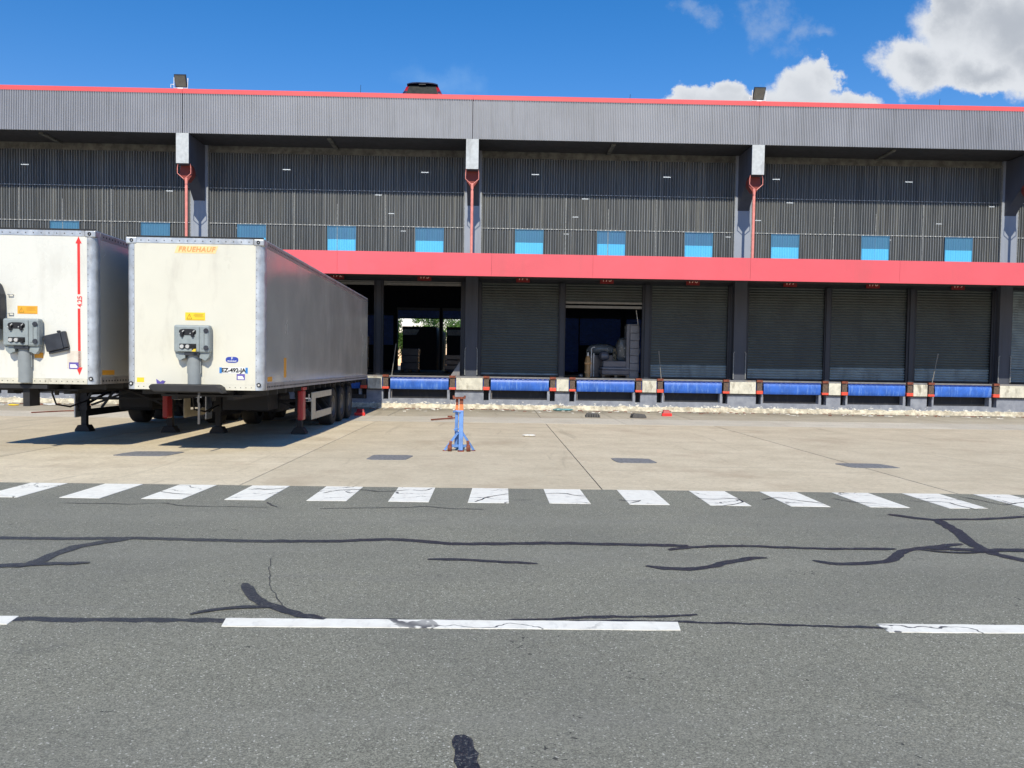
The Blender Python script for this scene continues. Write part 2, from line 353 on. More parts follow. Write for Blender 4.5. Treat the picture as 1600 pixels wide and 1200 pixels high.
def leafmat(name, c1, c2):
    m, b, p, o = newmat(name)
    n = b.noise(gpos(b), 1.3, 3); col = b.mix(b.ramp(n, .35, .65), c1, c2)
    setp(b, p, Base_Color=col, Roughness=.55)
    t = b.n('ShaderNodeBsdfTranslucent', {'Color': (.25, .40, .05, 1)})
    mx = b.n('ShaderNodeMixShader', {0: .35, 1: p.outputs[0], 2: t.outputs[0]}); b.nt.links.new(mx.outputs[0], o.inputs[0])
    return m
M['leaf'] = leafmat('leaves', (.06, .12, .03), (.15, .27, .05))
def emit(name, c, s):
    m, b, p, o = newmat(name); e = b.n('ShaderNodeEmission', {'Color': (*c, 1), 'Strength': s}); b.nt.links.new(e.outputs[0], o.inputs[0]); return m
M['tube'] = emit('lit_tube', (1, .95, .85), 5.0)

# ------------------------------------------------------------------ mesh building
class MB:
    def __init__(s): s.v = []; s.f = []
    def box(s, x0, x1, y0, y1, z0, z1):
        i = len(s.v); s.v += [(x0,y0,z0),(x1,y0,z0),(x1,y1,z0),(x0,y1,z0),(x0,y0,z1),(x1,y0,z1),(x1,y1,z1),(x0,y1,z1)]
        s.f += [tuple(i+k for k in q) for q in ((0,3,2,1),(4,5,6,7),(0,1,5,4),(1,2,6,5),(2,3,7,6),(3,0,4,7))]; return s
    def hexa(s, pts):
        i = len(s.v); s.v += [tuple(p) for p in pts]
        s.f += [tuple(i+k for k in q) for q in ((0,3,2,1),(4,5,6,7),(0,1,5,4),(1,2,6,5),(2,3,7,6),(3,0,4,7))]; return s
    def prism(s, poly, a0, a1, axis='x'):
        """polygon in the other two axes, extruded along axis"""
        i = len(s.v); n = len(poly)
        for a in (a0, a1):
            for (p, q) in poly:
                s.v.append({'x': (a, p, q), 'y': (p, a, q), 'z': (p, q, a)}[axis])
        s.f.append(tuple(i+k for k in range(n))); s.f.append(tuple(i+n+k for k in reversed(range(n))))
        for k in range(n): s.f.append((i+k, i+(k+1) % n, i+n+(k+1) % n, i+n+k))
        return s
    def bar(s, p, q, wx, wz, up=(0, 0, 1)):
        p = Vector(p); q = Vector(q); d = (q-p).normalized(); u = Vector(up)
        if abs(d.dot(u)) > .98: u = Vector((0, 1, 0))
        a = d.cross(u).normalized()*wx/2; c = a.cross(d).normalized()*wz/2
        return s.hexa([p-a-c, p+a-c, q+a-c, q-a-c, p-a+c, p+a+c, q+a+c, q-a+c])
    def tube(s, pts, r, n=10, cap=True):
        pts = [Vector(p) for p in pts]; rr = r if isinstance(r, (list, tuple)) else [r]*len(pts)
        base = len(s.v); u = None
        for k, p in enumerate(pts):
            d = (pts[min(k+1, len(pts)-1)]-pts[max(k-1, 0)]).normalized()
            if u is None: u = d.orthogonal().normalized()
            else: u = (u-d*u.dot(d)).normalized()
            w = d.cross(u)
            for j in range(n):
                a = 2*PI*j/n; s.v.append(tuple(p+(u*math.cos(a)+w*math.sin(a))*rr[k]))
        for k in range(len(pts)-1):
            for j in range(n):
                s.f.append((base+k*n+j, base+k*n+(j+1) % n, base+(k+1)*n+(j+1) % n, base+(k+1)*n+j))
        if cap:
            s.f.append(tuple(base+j for j in reversed(range(n)))); s.f.append(tuple(base+(len(pts)-1)*n+j for j in range(n)))
        return s
    def quad(s, a, b_, c, d):
        i = len(s.v); s.v += [tuple(a), tuple(b_), tuple(c), tuple(d)]; s.f.append((i, i+1, i+2, i+3)); return s
    def ring(s, c, axis, prof, n=28):
        """lathe: prof = [(along axis, radius)], closed if first == last"""
        base = len(s.v)
        for (a, r) in prof:
            for j in range(n):
                t = 2*PI*j/n; x, y = r*math.cos(t), r*math.sin(t)
                s.v.append({'x': (c[0]+a, c[1]+x, c[2]+y), 'y': (c[0]+x, c[1]+a, c[2]+y), 'z': (c[0]+x, c[1]+y, c[2]+a)}[axis])
        for k in range(len(prof)-1):
            for j in range(n):
                s.f.append((base+k*n+j, base+k*n+(j+1) % n, base+(k+1)*n+(j+1) % n, base+(k+1)*n+j))
        return s
    def mesh(s, name, mat, smooth=False):
        me = bpy.data.meshes.new(name); me.from_pydata(s.v, [], s.f); me.validate()
        import bmesh
        bm = bmesh.new(); bm.from_mesh(me); bmesh.ops.recalc_face_normals(bm, faces=bm.faces); bm.to_mesh(me); bm.free()
        if mat: me.materials.append(mat)
        if smooth:
            me.polygons.foreach_set('use_smooth', [True]*len(me.polygons))
            me.set_sharp_from_angle(angle=math.radians(35))
        return me
    def build(s, name, mat, parent=None, smooth=False, bevel=0, loc=None, **props):
        return link(name, s.mesh(name, mat, smooth), parent, bevel, loc, **props)
def link(name, me, parent=None, bevel=0, loc=None, **props):
    o = bpy.data.objects.new(name, me); COL.objects.link(o)
    if parent: o.parent = parent
    if loc is not None: o.location = loc
    if bevel:
        md = o.modifiers.new('bevel', 'BEVEL'); md.width = bevel; md.segments = 2; md.limit_method = 'ANGLE'
    for k, v in props.items(): o[k] = v
    return o
def thing(name, label, cat, loc=(0, 0, 0), rz=0, group=None):
    o = bpy.data.objects.new(name, None); COL.objects.link(o); o.location = loc; o.rotation_euler = (0, 0, rz)
    o.empty_display_size = .1
    o['label'] = label; o['category'] = cat
    if group: o['group'] = group
    return o
def tagt(o, label, cat, group=None):
    o['label'] = label; o['category'] = cat
    if group: o['group'] = group
    return o
def textmesh(txt, size, mat, shear=0, depth=.002, spacing=1.0, bold=0.0):
    cu = bpy.data.curves.new('text', 'FONT'); cu.body = txt; cu.size = size; cu.align_x = 'CENTER'; cu.align_y = 'CENTER'
    cu.extrude = depth; cu.shear = shear; cu.space_character = spacing; cu.offset = bold; cu.resolution_u = 2
    o = bpy.data.objects.new('text', cu); COL.objects.link(o)
    dg = bpy.context.evaluated_depsgraph_get(); me = bpy.data.meshes.new_from_object(o.evaluated_get(dg))
    bpy.data.objects.remove(o); me.materials.clear(); me.materials.append(mat)
    me.transform(Matrix.Rotation(PI/2, 4, 'X'))      # faces -Y
    return me
def copy_tree(o, parent=None):
    c = o.copy(); COL.objects.link(c)
    if parent: c.parent = parent
    for ch in list(o.children): copy_tree(ch, c)
    return c

# ------------------------------------------------------------------ ground
MB().quad((-600, -500, -.12), (600, -500, -.12), (600, 900, -.12), (-600, 900, -.12)).build('ground', M['earth'], kind='structure')
Y_EDGE = 11.36
road = bpy.data.objects.new('asphalt_road', None); COL.objects.link(road); road['kind'] = 'structure'
MB().box(-140, 140, -60, Y_EDGE, -.11, 0).build('road_surface', M['asphalt'], road)
apron = bpy.data.objects.new('concrete_apron', None); COL.objects.link(apron); apron['kind'] = 'structure'
MB().box(-140, 140, Y_EDGE+.002, 32.2, -.11, -.018).build('joint_bed', M['joint'], apron)
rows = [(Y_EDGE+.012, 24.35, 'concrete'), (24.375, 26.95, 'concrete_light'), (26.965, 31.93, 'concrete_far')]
for r, (ya, yb, mk) in enumerate(rows):
    for k in range(-7, 8):
        x0 = -3.49+5*k + (.0 if r == 0 else 2.4*(r == 1))
        dz = random.uniform(-.003, .003)
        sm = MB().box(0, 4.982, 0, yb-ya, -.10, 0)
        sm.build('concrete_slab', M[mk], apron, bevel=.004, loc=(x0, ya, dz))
for k in (-1, 1):    # plain concrete beyond the slabs one can tell apart
    MB().box(*( (-140, -38.6) if k < 0 else (41.6, 140) ), Y_EDGE+.012, 31.93, -.10, 0).build('outer_concrete', M['concrete'], apron)
for (px, py, wd, dp, sk) in ((233, 709, .95, .75, .25), (609, 715, .74, .8, .1), (990, 720, .74, .72, -.08), (1355, 728, .9, .65, -.2)):
    c = ground(px, py); pts = []
    for k in range(20):
        a = 2*PI*k/20; q = 5.0
        ex = abs(math.cos(a))**(2/q)*math.copysign(1, math.cos(a)); ey = abs(math.sin(a))**(2/q)*math.copysign(1, math.sin(a))
        j = 1+random.uniform(-.05, .05)
        pts.append((c.x+ex*wd/2*j+ey*sk*.3, c.y+ey*dp/2*j))
    MB().prism(pts, -.004, .0065, 'z').build('filled_patch', M['patch'], apron)
# crosswalk stripes
for k in range(-9, 13):
    x0 = -.31+k*1.0
    j = lambda: random.uniform(-.012, .012)
    MB().prism([(x0+j(), 10.14+j()), (x0+.50+j(), 10.14+j()), (x0+.50+j(), 11.33), (x0+j(), 11.33)], -.001, .004, 'z').build('crosswalk_stripe', M['paint'], road)
for k in range(-4, 5):
    x0 = -1.74+4.33*k; L = 2.97; pts = []
    n = 40
    for i in range(n+1): pts.append((x0+L*i/n+random.uniform(-.01, .01), 5.265+random.uniform(-.004, .004)))
    for i in range(n+1): pts.append((x0+L*(n-i)/n+random.uniform(-.02, .02), 5.435+random.uniform(-.004, .004)))
    MB().prism(pts, -.001, .004, 'z').build('lane_dash', M['paint'], road)
def seam(px, w0, z=.004, taper=True, name='tar_seam', rough=.35):
    P_ = [ground(*p) for p in px]; pts = []
    for a, c in zip(P_, P_[1:]):
        n = max(2, int((c-a).length/.06))
        for i in range(n): pts.append(a.lerp(c, i/n))
    pts.append(P_[-1])
    for _ in range(2): pts = [pts[0]]+[(pts[i-1]+pts[i]*2+pts[i+1])/4 for i in range(1, len(pts)-1)]+[pts[-1]]
    mb = MB(); n = len(pts); sd = random.random()*50
    for i, p in enumerate(pts):
        d = (pts[min(i+1, n-1)]-pts[max(i-1, 0)]).normalized(); nn = Vector((-d.y, d.x, 0))
        e = min(1, i/3+.45, (n-1-i)/3+.45)*(1+.16*mn.noise(Vector((i*1.9, sd, 4)))) if taper else 1
        wl = w0/2*e*(1+rough*mn.noise(Vector((i*.5, sd, 0)))*1.2); wr = w0/2*e*(1+rough*mn.noise(Vector((i*.5, sd+9, 0)))*1.2)
        off = nn*(.012*mn.noise(Vector((i*.12, sd+20, 0)))+.022*mn.noise(Vector((i*.7, sd+30, 0))))
        a, c = p+off-nn*wl, p+off+nn*wr
        mb.v += [(a.x, a.y, z), (c.x, c.y, z)]
        if i: k = 2*i; mb.f.append((k-2, k-1, k+1, k))
    mb.build(name, M['tar'], road)
seam([(-120,838),(0,841),(100,842),(210,841),(280,843),(400,846),(520,846),(605,843),(650,845),(700,850),(780,850),(870,849),(960,851),(1075,853)], .115)
seam([(1045,860),(1060,858),(1090,855),(1130,853),(1200,855),(1290,858),(1400,858)], .085, .0055)
seam([(-60,888),(0,885),(45,883),(70,874),(95,864),(120,855),(160,848),(205,842)], .13, .0055)
seam([(20,884),(80,882),(140,880)], .10, .007)
seam([(668,874),(720,875),(840,881)], .075)
seam([(1010,884),(1040,889),(1075,891),(1110,886),(1150,877),(1175,872),(1198,872)], .10)
seam([(1270,876),(1300,882),(1350,881),(1390,878),(1402,870),(1408,862),(1430,858),(1460,855),(1502,850)], .10)
seam([(1388,804),(1430,810),(1465,813),(1480,822),(1500,834),(1512,846),(1530,857),(1555,866),(1600,877),(1660,884)], .13, .0055)
seam([(1462,812),(1530,812),(1600,808),(1660,806)], .09, .007)
seam([(1450,858),(1500,859),(1545,861),(1600,860),(1670,861)], .12, .007)
seam([(1440,860),(1480,864),(1540,864)], .06, .0085)
seam([(-60,965),(0,966),(40,967),(90,969),(150,969),(250,969),(350,970),(470,971)], .085, .002, rough=.8)
seam([(485,970),(560,968),(640,969),(760,971)], .045, .002, rough=.8)
seam([(760,971),(900,966),(1000,963),(1090,961)], .05, .003, rough=.8)
seam([(850,972),(960,970),(1060,972),(1170,975),(1300,979),(1395,981),(1500,981),(1640,983)], .04, .0025, rough=.9)
seam([(383,912),(390,925),(402,940),(440,953),(470,962),(508,968)], .09, .0055)
seam([(297,961),(330,953),(400,948),(430,950)], .06, .007)
seam([(716,1150),(720,1165),(727,1180),(730,1200),(731,1260)], .10, .0055, rough=.5)
seam([(100,786),(200,788),(262,786),(280,791),(420,793)], .018, name='road_crack', rough=.9)
seam([(500,795),(640,793),(665,791),(700,795),(760,796)], .018, name='road_crack', rough=.9)
seam([(423,872),(420,900),(425,925),(445,950)], .006, name='road_crack', rough=.9)
seam([(418,785),(424,790),(434,793)], .03, name='road_crack', rough=.9)
for pts in (([(250,768),(262,771),(300,773)]), ([(395,764),(420,766),(445,763)]), ([(505,771),(530,766),(560,765),(595,769),(640,766)]),
            ([(645,766),(660,768),(676,764)]), ([(742,785),(762,777),(795,772)]), ([(850,772),(880,771),(905,776),(918,776)]),
            ([(965,781),(985,784),(1005,782),(985,787)]), ([(1085,779),(1115,781),(1150,779),(1162,785),(1145,790),(1120,791)]),
            ([(1190,781),(1215,778),(1250,783),(1290,788)]), ([(1300,779),(1330,785),(1370,787)]), ([(1420,783),(1480,785),(1495,790),(1530,797)]),
            ([(1500,776),(1540,784),(1570,790),(1600,785)])):
    seam(pts, .02, .0075, name='road_crack', rough=1.0)

# ------------------------------------------------------------------ warehouse
BAY = 10.62; COLX = [-.98+BAY*k for k in range(-2, 4)]
XL, XR = COLX[0]-.4, COLX[-1]+.4
Yw, Yc, Yf, Yd = 32.72, 32.55, 30.86, 32.0
ZF, ZP = 10.03, 11.6
FL = 1.25
wh = thing('warehouse', 'long grey warehouse with dark corrugated cladding, faded red awning and a row of roller shutters', 'warehouse', (0, 32.5, 0))
O = Vector((0, 32.5, 0))
class WB(MB):          # coordinates given in the world, stored relative to the warehouse
    def build(s, name, mat, parent=None, smooth=False, bevel=0, **props):
        s.v = [(x, y-32.5, z) for x, y, z in s.v]
        return MB.build(s, name, mat, parent or wh, smooth, bevel, None, **props)
def corr(x0, x1, z0, z1, y, pitch, amp, round_=False):
    mb = WB(); n = int(round((x1-x0)/pitch)); prof = []
    for k in range(n):
        a = x0+(x1-x0)*k/n; q = (x1-x0)/n
        if round_: prof += [(a, 0), (a+q*.30, -.15), (a+q*.42, -.9), (a+q*.58, -.9), (a+q*.70, -.15)]
        else: prof += [(a, 0), (a+q*.30, 0), (a+q*.45, -1), (a+q*.85, -1)]
    prof.append((x1, 0))
    for (px, h) in prof: mb.v += [(px, y+h*amp, z0), (px, y+h*amp, z1)]
    for k in range(len(prof)-1): mb.f.append((2*k, 2*k+2, 2*k+3, 2*k+1))
    return mb
for k in range(len(COLX)-1):
    a, c = COLX[k]+.012, COLX[k+1]-.012
    corr(a, c, ZF, 11.47, Yf, .0624, .045).build('fascia_panel', M['fascia'])
WB().box(XL, XR, Yf+.01, Yf+.35, ZF+.02, 11.40).build('parapet_wall', M['soffit'])
for k in range(len(COLX)-1):
    WB().prism([(Yf-.05, 11.46), (Yf+.40, 11.46), (Yf+.40, 11.63), (Yf-.03, 11.63), (Yf-.05, 11.60)], COLX[k]+.004, COLX[k+1]-.004, 'x').build('parapet_trim', M['red_trim'])
WB().box(XL, XR, Yf+.36, 62.5, 11.05, 11.2).build('roof_deck', M['soffit'])
WB().box(XL, XR, Yf+.36, Yw-.06, 10.06, 10.2).build('soffit', M['soffit'])
WB().box(XL, XR, Yw-.05, Yw+.25, 9.80, 11.04).build('concrete_band', M['band'])
# faint ribs under the soffit
for k in range(len(COLX)-1):
    WB().box(COLX[k]+5.2, COLX[k]+5.35, Yf+.36, Yw-.06, 10.0, 10.055).build('soffit_rib', M['band'])
# cladding: three rows of corrugated sheets in every bay
ROWS = [(8.41, 9.97, 0.0), (7.05, 8.45, .012), (5.3, 7.09, .024)]
SW = (BAY-.66)/10
sheet = {}
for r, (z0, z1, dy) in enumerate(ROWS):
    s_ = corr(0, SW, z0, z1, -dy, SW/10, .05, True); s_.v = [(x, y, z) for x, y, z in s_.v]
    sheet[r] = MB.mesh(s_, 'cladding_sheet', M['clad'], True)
WOFFS = [(2.0, 5.4, 8.9), (2.0, 5.5, 8.93), (2.22, 5.45, 8.91), (1.72, 5.32, 8.66), (1.9, 5.4, 8.8)]
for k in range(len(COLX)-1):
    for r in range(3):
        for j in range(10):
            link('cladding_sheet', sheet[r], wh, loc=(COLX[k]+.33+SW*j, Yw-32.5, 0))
    for r, zl in ((1, 8.43), (2, 7.07)):
        mb = WB(); a, c = COLX[k]+.34, COLX[k+1]-.34
        mb.box(a, c, Yw-.070, Yw-.045, zl-.012, zl+.012); mb.build('sheet_lap', M['lap'])
        mb = WB(); n = int((c-a)/.192)
        for i in range(n):
            x = a+.08+i*.192
            if random.random() < .88: mb.box(x-.016, x+.016, Yw-.082, Yw-.071, zl-.018+random.uniform(-.004, .004), zl+.016)
        mb.build('sheet_screws', M['screw'], kind='stuff')
    for off in (3.64, 5.32, 7.2):
        mb = WB(); mb.box(COLX[k]+off-.012, COLX[k]+off+.012, Yw-.085, Yw-.070, 5.3, 8.3 if off != 5.32 else 7.9); mb.build('joint_strip', M['lap'])
    for i, off in enumerate(WOFFS[k]):
        xc = COLX[k]+off; fr = WB()
        fr.box(xc-.56, xc-.54, Yw-.10, Yw-.07, 5.4, 7.02).box(xc+.54, xc+.56, Yw-.10, Yw-.07, 5.4, 7.02).box(xc-.56, xc+.56, Yw-.10, Yw-.07, 7.02, 7.04)
        f = fr.build('window', M['bluelo'])
        f2 = corr(xc-.54, xc+.54, 5.4, 6.53, Yw-.072, .098, .018, True).build('lower_pane', M['bluehi'], f)
        f3 = corr(xc-.54, xc+.54, 6.53, 7.02, Yw-.072, .098, .018, True).build('upper_pane', M['bluelo'], f)
# columns and roof beams
for x in COLX:
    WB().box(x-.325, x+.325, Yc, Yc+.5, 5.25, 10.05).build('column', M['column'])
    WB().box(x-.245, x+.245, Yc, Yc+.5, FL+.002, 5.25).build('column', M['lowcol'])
    WB().prism([(Yf-.012, ZF-.005), (Yc+.01, ZF-.005), (Yc+.01, 7.9), (Yc-.35, 8.25), (Yf+.5, 8.93), (Yf-.012, 8.93)], x-.225, x+.225, 'x').build('roof_beam', M['beamside'])
    WB().box(x-.23, x+.23, Yf-.05, Yf-.014, 8.93, ZF-.005).build('beam_end', M['beam'])  # light plate keeps the sunlit front apart from the darkened sides
    for sx in (-1, 1):
        WB().box(x+sx*.335-.012, x+sx*.335+.012, Yc-.015, Yc+.12, 5.3, 9.9).build('edge_strip', M['lap'])
# awning over the doors
Ya, ZA0, ZA1 = 29.0, 4.84, 5.60
cuts = [XL, -17.0, -11.5, -5.57, -.2, 3.35, 8.9, 14.2, 19.8, 25.5, XR]
for a, c in zip(cuts, cuts[1:]):
    WB().box(a+.003, c-.003, Ya, Ya+.05, ZA0, ZA1).build('awning_panel', M['awning'])
WB().box(XL, XR, Ya-.02, Ya+.06, ZA0-.035, ZA0-.002).build('awning_drip_edge', M['awning'])
WB().hexa([(XL, Ya+.052, 5.42), (XR, Ya+.052, 5.42), (XR, Yw+.17, 5.12), (XL, Yw+.17, 5.12), (XL, Ya+.052, 5.50), (XR, Ya+.052, 5.50), (XR, Yw+.17, 5.24), (XL, Yw+.17, 5.24)]).build('awning_roof', M['soffit'])
# lintel, floor, inside
DOFF = (1.92, 5.24, 8.66)
WB().box(XL, XR, Yw+.16, Yw+.42, 4.97, 5.6).build('lintel', M['guide'])
WB().box(XL, XR, Yd+.52, 62.5, .9, FL).build('hall_floor', M['intfloor'])
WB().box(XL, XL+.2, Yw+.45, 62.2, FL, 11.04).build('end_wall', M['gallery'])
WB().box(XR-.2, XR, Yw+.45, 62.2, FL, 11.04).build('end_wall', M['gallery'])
def curtain(x0, x1, z0, z1, y, pitch=.104, amp=.05):
    mb = WB(); n = max(1, int(round((z1-z0)/pitch))); q = (z1-z0)/n; pr = []
    for k in range(n):
        z = z0+q*k; pr += [(z, .9), (z+q*.05, -.4), (z+q*.3, -.62), (z+q*.62, -.5), (z+q*.68, .9)]
    pr.append((z1, 0))
    for (z, h) in pr: mb.v += [(x0, y+h*amp, z), (x1, y+h*amp, z)]
    for k in range(len(pr)-1): mb.f.append((2*k, 2*k+1, 2*k+3, 2*k+2))
    return mb
state = {(1, 1): 'open', (1, 2): 'open', (2, 1): 'half'}
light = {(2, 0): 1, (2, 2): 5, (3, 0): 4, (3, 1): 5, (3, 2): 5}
for k in range(len(COLX)-1):
    for i, off in enumerate(DOFF):
        x = COLX[k]+off; x0, x1 = x-1.555, x+1.555; y = Yc+.32
        st = state.get((k, i), 'shut')
        d = WB().box(x0-.075, x1+.075, y+.03, y+.10, 5.002, 5.3).build('roller_shutter', M['guide'])
        WB().box(x0-.075, x0+.03, y-.10, y+.06, FL+.002, 4.97).build('side_guide', M['guide'], d); WB().box(x1-.03, x1+.075, y-.10, y+.06, FL+.002, 4.97).build('side_guide', M['guide'], d)
        zb = {'shut': FL+.03, 'open': 4.80, 'half': 4.02}[st]
        z = zb
        mb = WB().box(x0+.035, x1-.035, y-.035, y+.02, z, z+(.10 if st != 'shut' else .05)); mb.build('bottom_bar', M['bar'] if st != 'shut' else M['guide'], d)
        z += .10 if st != 'shut' else .05
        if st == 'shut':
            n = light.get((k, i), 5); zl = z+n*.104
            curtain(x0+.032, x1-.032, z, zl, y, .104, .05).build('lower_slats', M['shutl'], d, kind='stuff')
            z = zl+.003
        if st == 'half': WB().box(x0+.035, x1-.035, y-.06, y+.02, 4.19, 4.27).build('slat', M['bar'], d); z = 4.275
        if z < 4.9: curtain(x0+.032, x1-.032, z, 5.0, y).build('slat_curtain', M['shut'] if (k, i) != (4, 0) else M['shutl'], d, kind='stuff')
        if st == 'open': WB().box(x0+.035, x1-.035, y-.04, y+.01, 4.92, 4.955).build('slat', M['bar'], d)
    for i in (0, 1):   # posts between the doors
        x = COLX[k]+(DOFF[i]+DOFF[i+1])/2
        WB().box(x-.085, x+.085, Yc+.18, Yc+.5, FL+.002, 4.97).build('door_post', M['navy'])
    for sx in (-1, 1):
        WB().box(COLX[k]+sx*.30-.05, COLX[k]+sx*.30+.05, Yc+.2, Yc+.48, FL+.002, 4.97).build('door_post', M['navy'])
# far side of the hall, with two doors open on the trees behind
far_open = [(-7.35, -4.28), (-3.99, -.92)]
YB = 62.0
xs = [XL, -7.35, -4.28, -3.99, -.92, XR]
for a, c in ((XL, -7.35), (-4.28, -3.99), (-.92, XR)):
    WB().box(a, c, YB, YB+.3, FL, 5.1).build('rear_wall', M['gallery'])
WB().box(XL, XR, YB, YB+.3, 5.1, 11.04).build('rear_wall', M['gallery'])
for (a, c) in far_open:
    d = WB().box(a-.06, c+.06, YB-.12, YB-.002, 5.705, 5.9).build('rear_shutter', M['bar'])
    WB().box(a-.06, a-.002, YB-.08, YB-.002, FL, 5.70).build('side_guide', M['bar'], d); WB().box(c+.002, c+.06, YB-.08, YB-.002, FL, 5.70).build('side_guide', M['bar'], d)
    curtain(a, c, 5.14, 5.7, YB-.03, .14, .03).build('slat_curtain', M['farblue'], d, kind='stuff')
for (a, zb) in ((-10.75, 3.1), (-14.2, 1.3), (.1, 3.3), (3.1, 1.3), (6.25, 3.3), (9.75, 1.3), (13.2, 1.3), (16.6, 1.3)):
    d = WB().box(a-.06, a+3.13, YB-.12, YB-.002, 5.305, 5.5).build('rear_shutter', M['guide'])
    WB().box(a-.06, a-.002, YB-.09, YB-.002, FL, 5.30).build('side_guide', M['guide'], d); WB().box(a+3.072, a+3.13, YB-.09, YB-.002, FL, 5.30).build('side_guide', M['guide'], d)
    curtain(a, a+3.07, zb, 5.3, YB-.04, .13, .03).build('slat_curtain', M['farblue'], d, kind='stuff')

# dock wall under the doors
LEV = [COLX[k]+o for k in range(len(COLX)-1) for o in (1.92, 5.25, 8.66)]
WB().box(XL, XR, Yd+.30, Yd+.50, 0, FL-.10).build('pit_back', M['pit'])
edges = []
segs = []
for x in LEV: segs.append((x-1.13, x+1.07, .37, .72)); segs += [(x-1.40, x-1.20, .33, .70), (x+1.17, x+1.37, .33, .70)]
segs.sort()
prev = XL
for (a, c, z0, z1) in segs:
    WB().box(prev, a, Yd, Yd+.29, .002, .72).build('dock_wall', M['peel'])
    WB().box(a, c, Yd, Yd+.29, .002, z0).build('dock_wall', M['peel'])
    prev = c
WB().box(prev, XR, Yd, Yd+.29, .002, .72).build('dock_wall', M['peel'])
# crumbling white plinth along the foot of the wall
for k in range(len(COLX)-1):
    mb = WB(); n = 70; a = COLX[k]; 
    for i in range(n+1):
        x = a+BAY*i/n; h = .17+.05*mn.noise(Vector((x*2.3, 0, 1)))+.04*mn.noise(Vector((x*7, 0, 3))); y = Yd-.05-.03*mn.noise(Vector((x*3, 5, 0)))
        mb.v += [(x, y-.10-.04*mn.noise(Vector((x*5, 8, 0))), .001), (x, y, h*.75), (x, y+.02, h), (x, Yd-.002, h)]
        if i:
            q = 4*i
            for j in range(3): mb.f.append((q-4+j, q+j, q+j+1, q-3+j))
    mb.build('plinth', M['kerb'])
WB().box(XL, XR, Yd+.02, Yd+.515, FL-.10, FL-.003).build('dock_edge_beam', M['edge'])
gaps = [XL]+sum([[x-1.42, x+1.39] for x in LEV], [])+[XR]
for a, c in zip(gaps[0::2], gaps[1::2]):
    if c-a < .1: continue
    w_ = c-a
    o = WB().box(a+.03, c-.02, Yd-.11, Yd+.02, .73, FL-.06).build('wall_pad', M['pad'], bevel=.015)
    WB().box(a, c, Yd-.08, Yd+.02, .695, .728).build('pad_ledge', M['black'])
    WB().box(a, c, Yd-.04, Yd+.515, FL-.055+.001, FL-.002+.004).build('dock_edge_plate', M['edge'])

DN = {0: 165}
def leveler(x, no, extra):
    t = thing('dock_leveler', f'blue dock leveler {extra}', 'dock leveler', (x, Yd, 0), 0, 'blue dock levelers along the loading dock')
    # curved lip plate
    mb = MB(); pr = [(-.03, 1.135), (-.055, 1.10), (-.065, .98), (-.06, .86), (-.045, .76), (-.02, .728)]
    for (y, z) in pr: mb.v += [(-1.12, y, z), (1.12, y, z)]
    for (y, z) in reversed(pr): mb.v += [(-1.12, y+.02, z), (1.12, y+.02, z)]
    n = len(mb.v)//2
    for k in range(n): a, c = 2*k, 2*((k+1) % n); mb.f.append((a, a+1, c+1, c))
    mb.f.append(tuple(2*k for k in range(n))); mb.f.append(tuple(2*k+1 for k in reversed(range(n))))
    mb.build('lip_plate', M['lev'], t, smooth=True)
    h = MB().box(-1.12, 1.12, -.005, .05, 1.15, 1.19)
    for k in range(12): h.tube([(-1.06+k*.19, -.035, 1.152), (-.97+k*.19, -.035, 1.152)], .018, 8)
    h.build('hinge', M['levn'], t)
    MB().box(-1.17, 1.15, -.03, .50, 1.20, 1.253).build('deck_edge', M['edge'], t)
    MB().box(-1.12, 1.12, .07, .29, .74, 1.18).build('front_housing', M['levn'], t)
    for s in (-1, 1):
        xb = s*1.285-.01
        bb = MB().box(xb-.10, xb+.10, -.13, .02, .78, 1.15).build('bumper', M['rubber'], t, bevel=.012)
        MB().box(xb-.125, xb+.125, -.14, .03, .735, .86 if random.random() < .5 else .82).build('bumper_foot', M['orange'], bb, bevel=.01)
        MB().box(xb-.115, xb+.115, -.145, .03, 1.19, 1.275).build('bumper_cap', M['rust'], bb)
        MB().box(s*1.40-.03 if s > 0 else -1.43, s*1.40+.012 if s > 0 else -1.40, -.02, .02, .74, 1.15).build('side_rail', M['levn'], t)
    MB().box(-1.10, -1.075, .1, .28, .38, .70).build('pit_brace', M['edge'], t)
    return t
where = ['at the far left end of the dock, past the frame edge', 'under the front of the left trailer, mostly hidden', 'seen below the left trailer, left of its landing leg',
         'hidden in the gap between the two trailers', 'in shade directly behind the right trailer', 'with scuffed middle below the fully open doorway',
         'just right of the middle column, white scuffs on top', 'below the half open shutter and the pallet', 'left of the long pad under the column right of centre', 'just right of the long pad under the column right of centre',
         'in the middle of the right bay, cream sheeting heap below', 'left of the column at the right edge, leaning rod above', 'starting at the right edge of the frame past the column', 'second past the right edge column', 'last of the row on the far right']
for i, x in enumerate(LEV): leveler(x, i, where[i])

# small fittings on the columns near the doors
for x in COLX:
    for sx in (-1, 1):
        WB().tube([(x+sx*.24, Yc-.03, 1.3), (x+sx*.24, Yc-.03, 2.32), (x+sx*.20, Yc-.04, 2.38)], .018, 8).build('cable_pipe', M['lap'])
WB().prism([(-1.78, FL+.01), (-1.42, FL+.01), (-1.42, 1.82)], Yc+.05, Yc+.10, 'y').build('guard_plate', M['edge'])

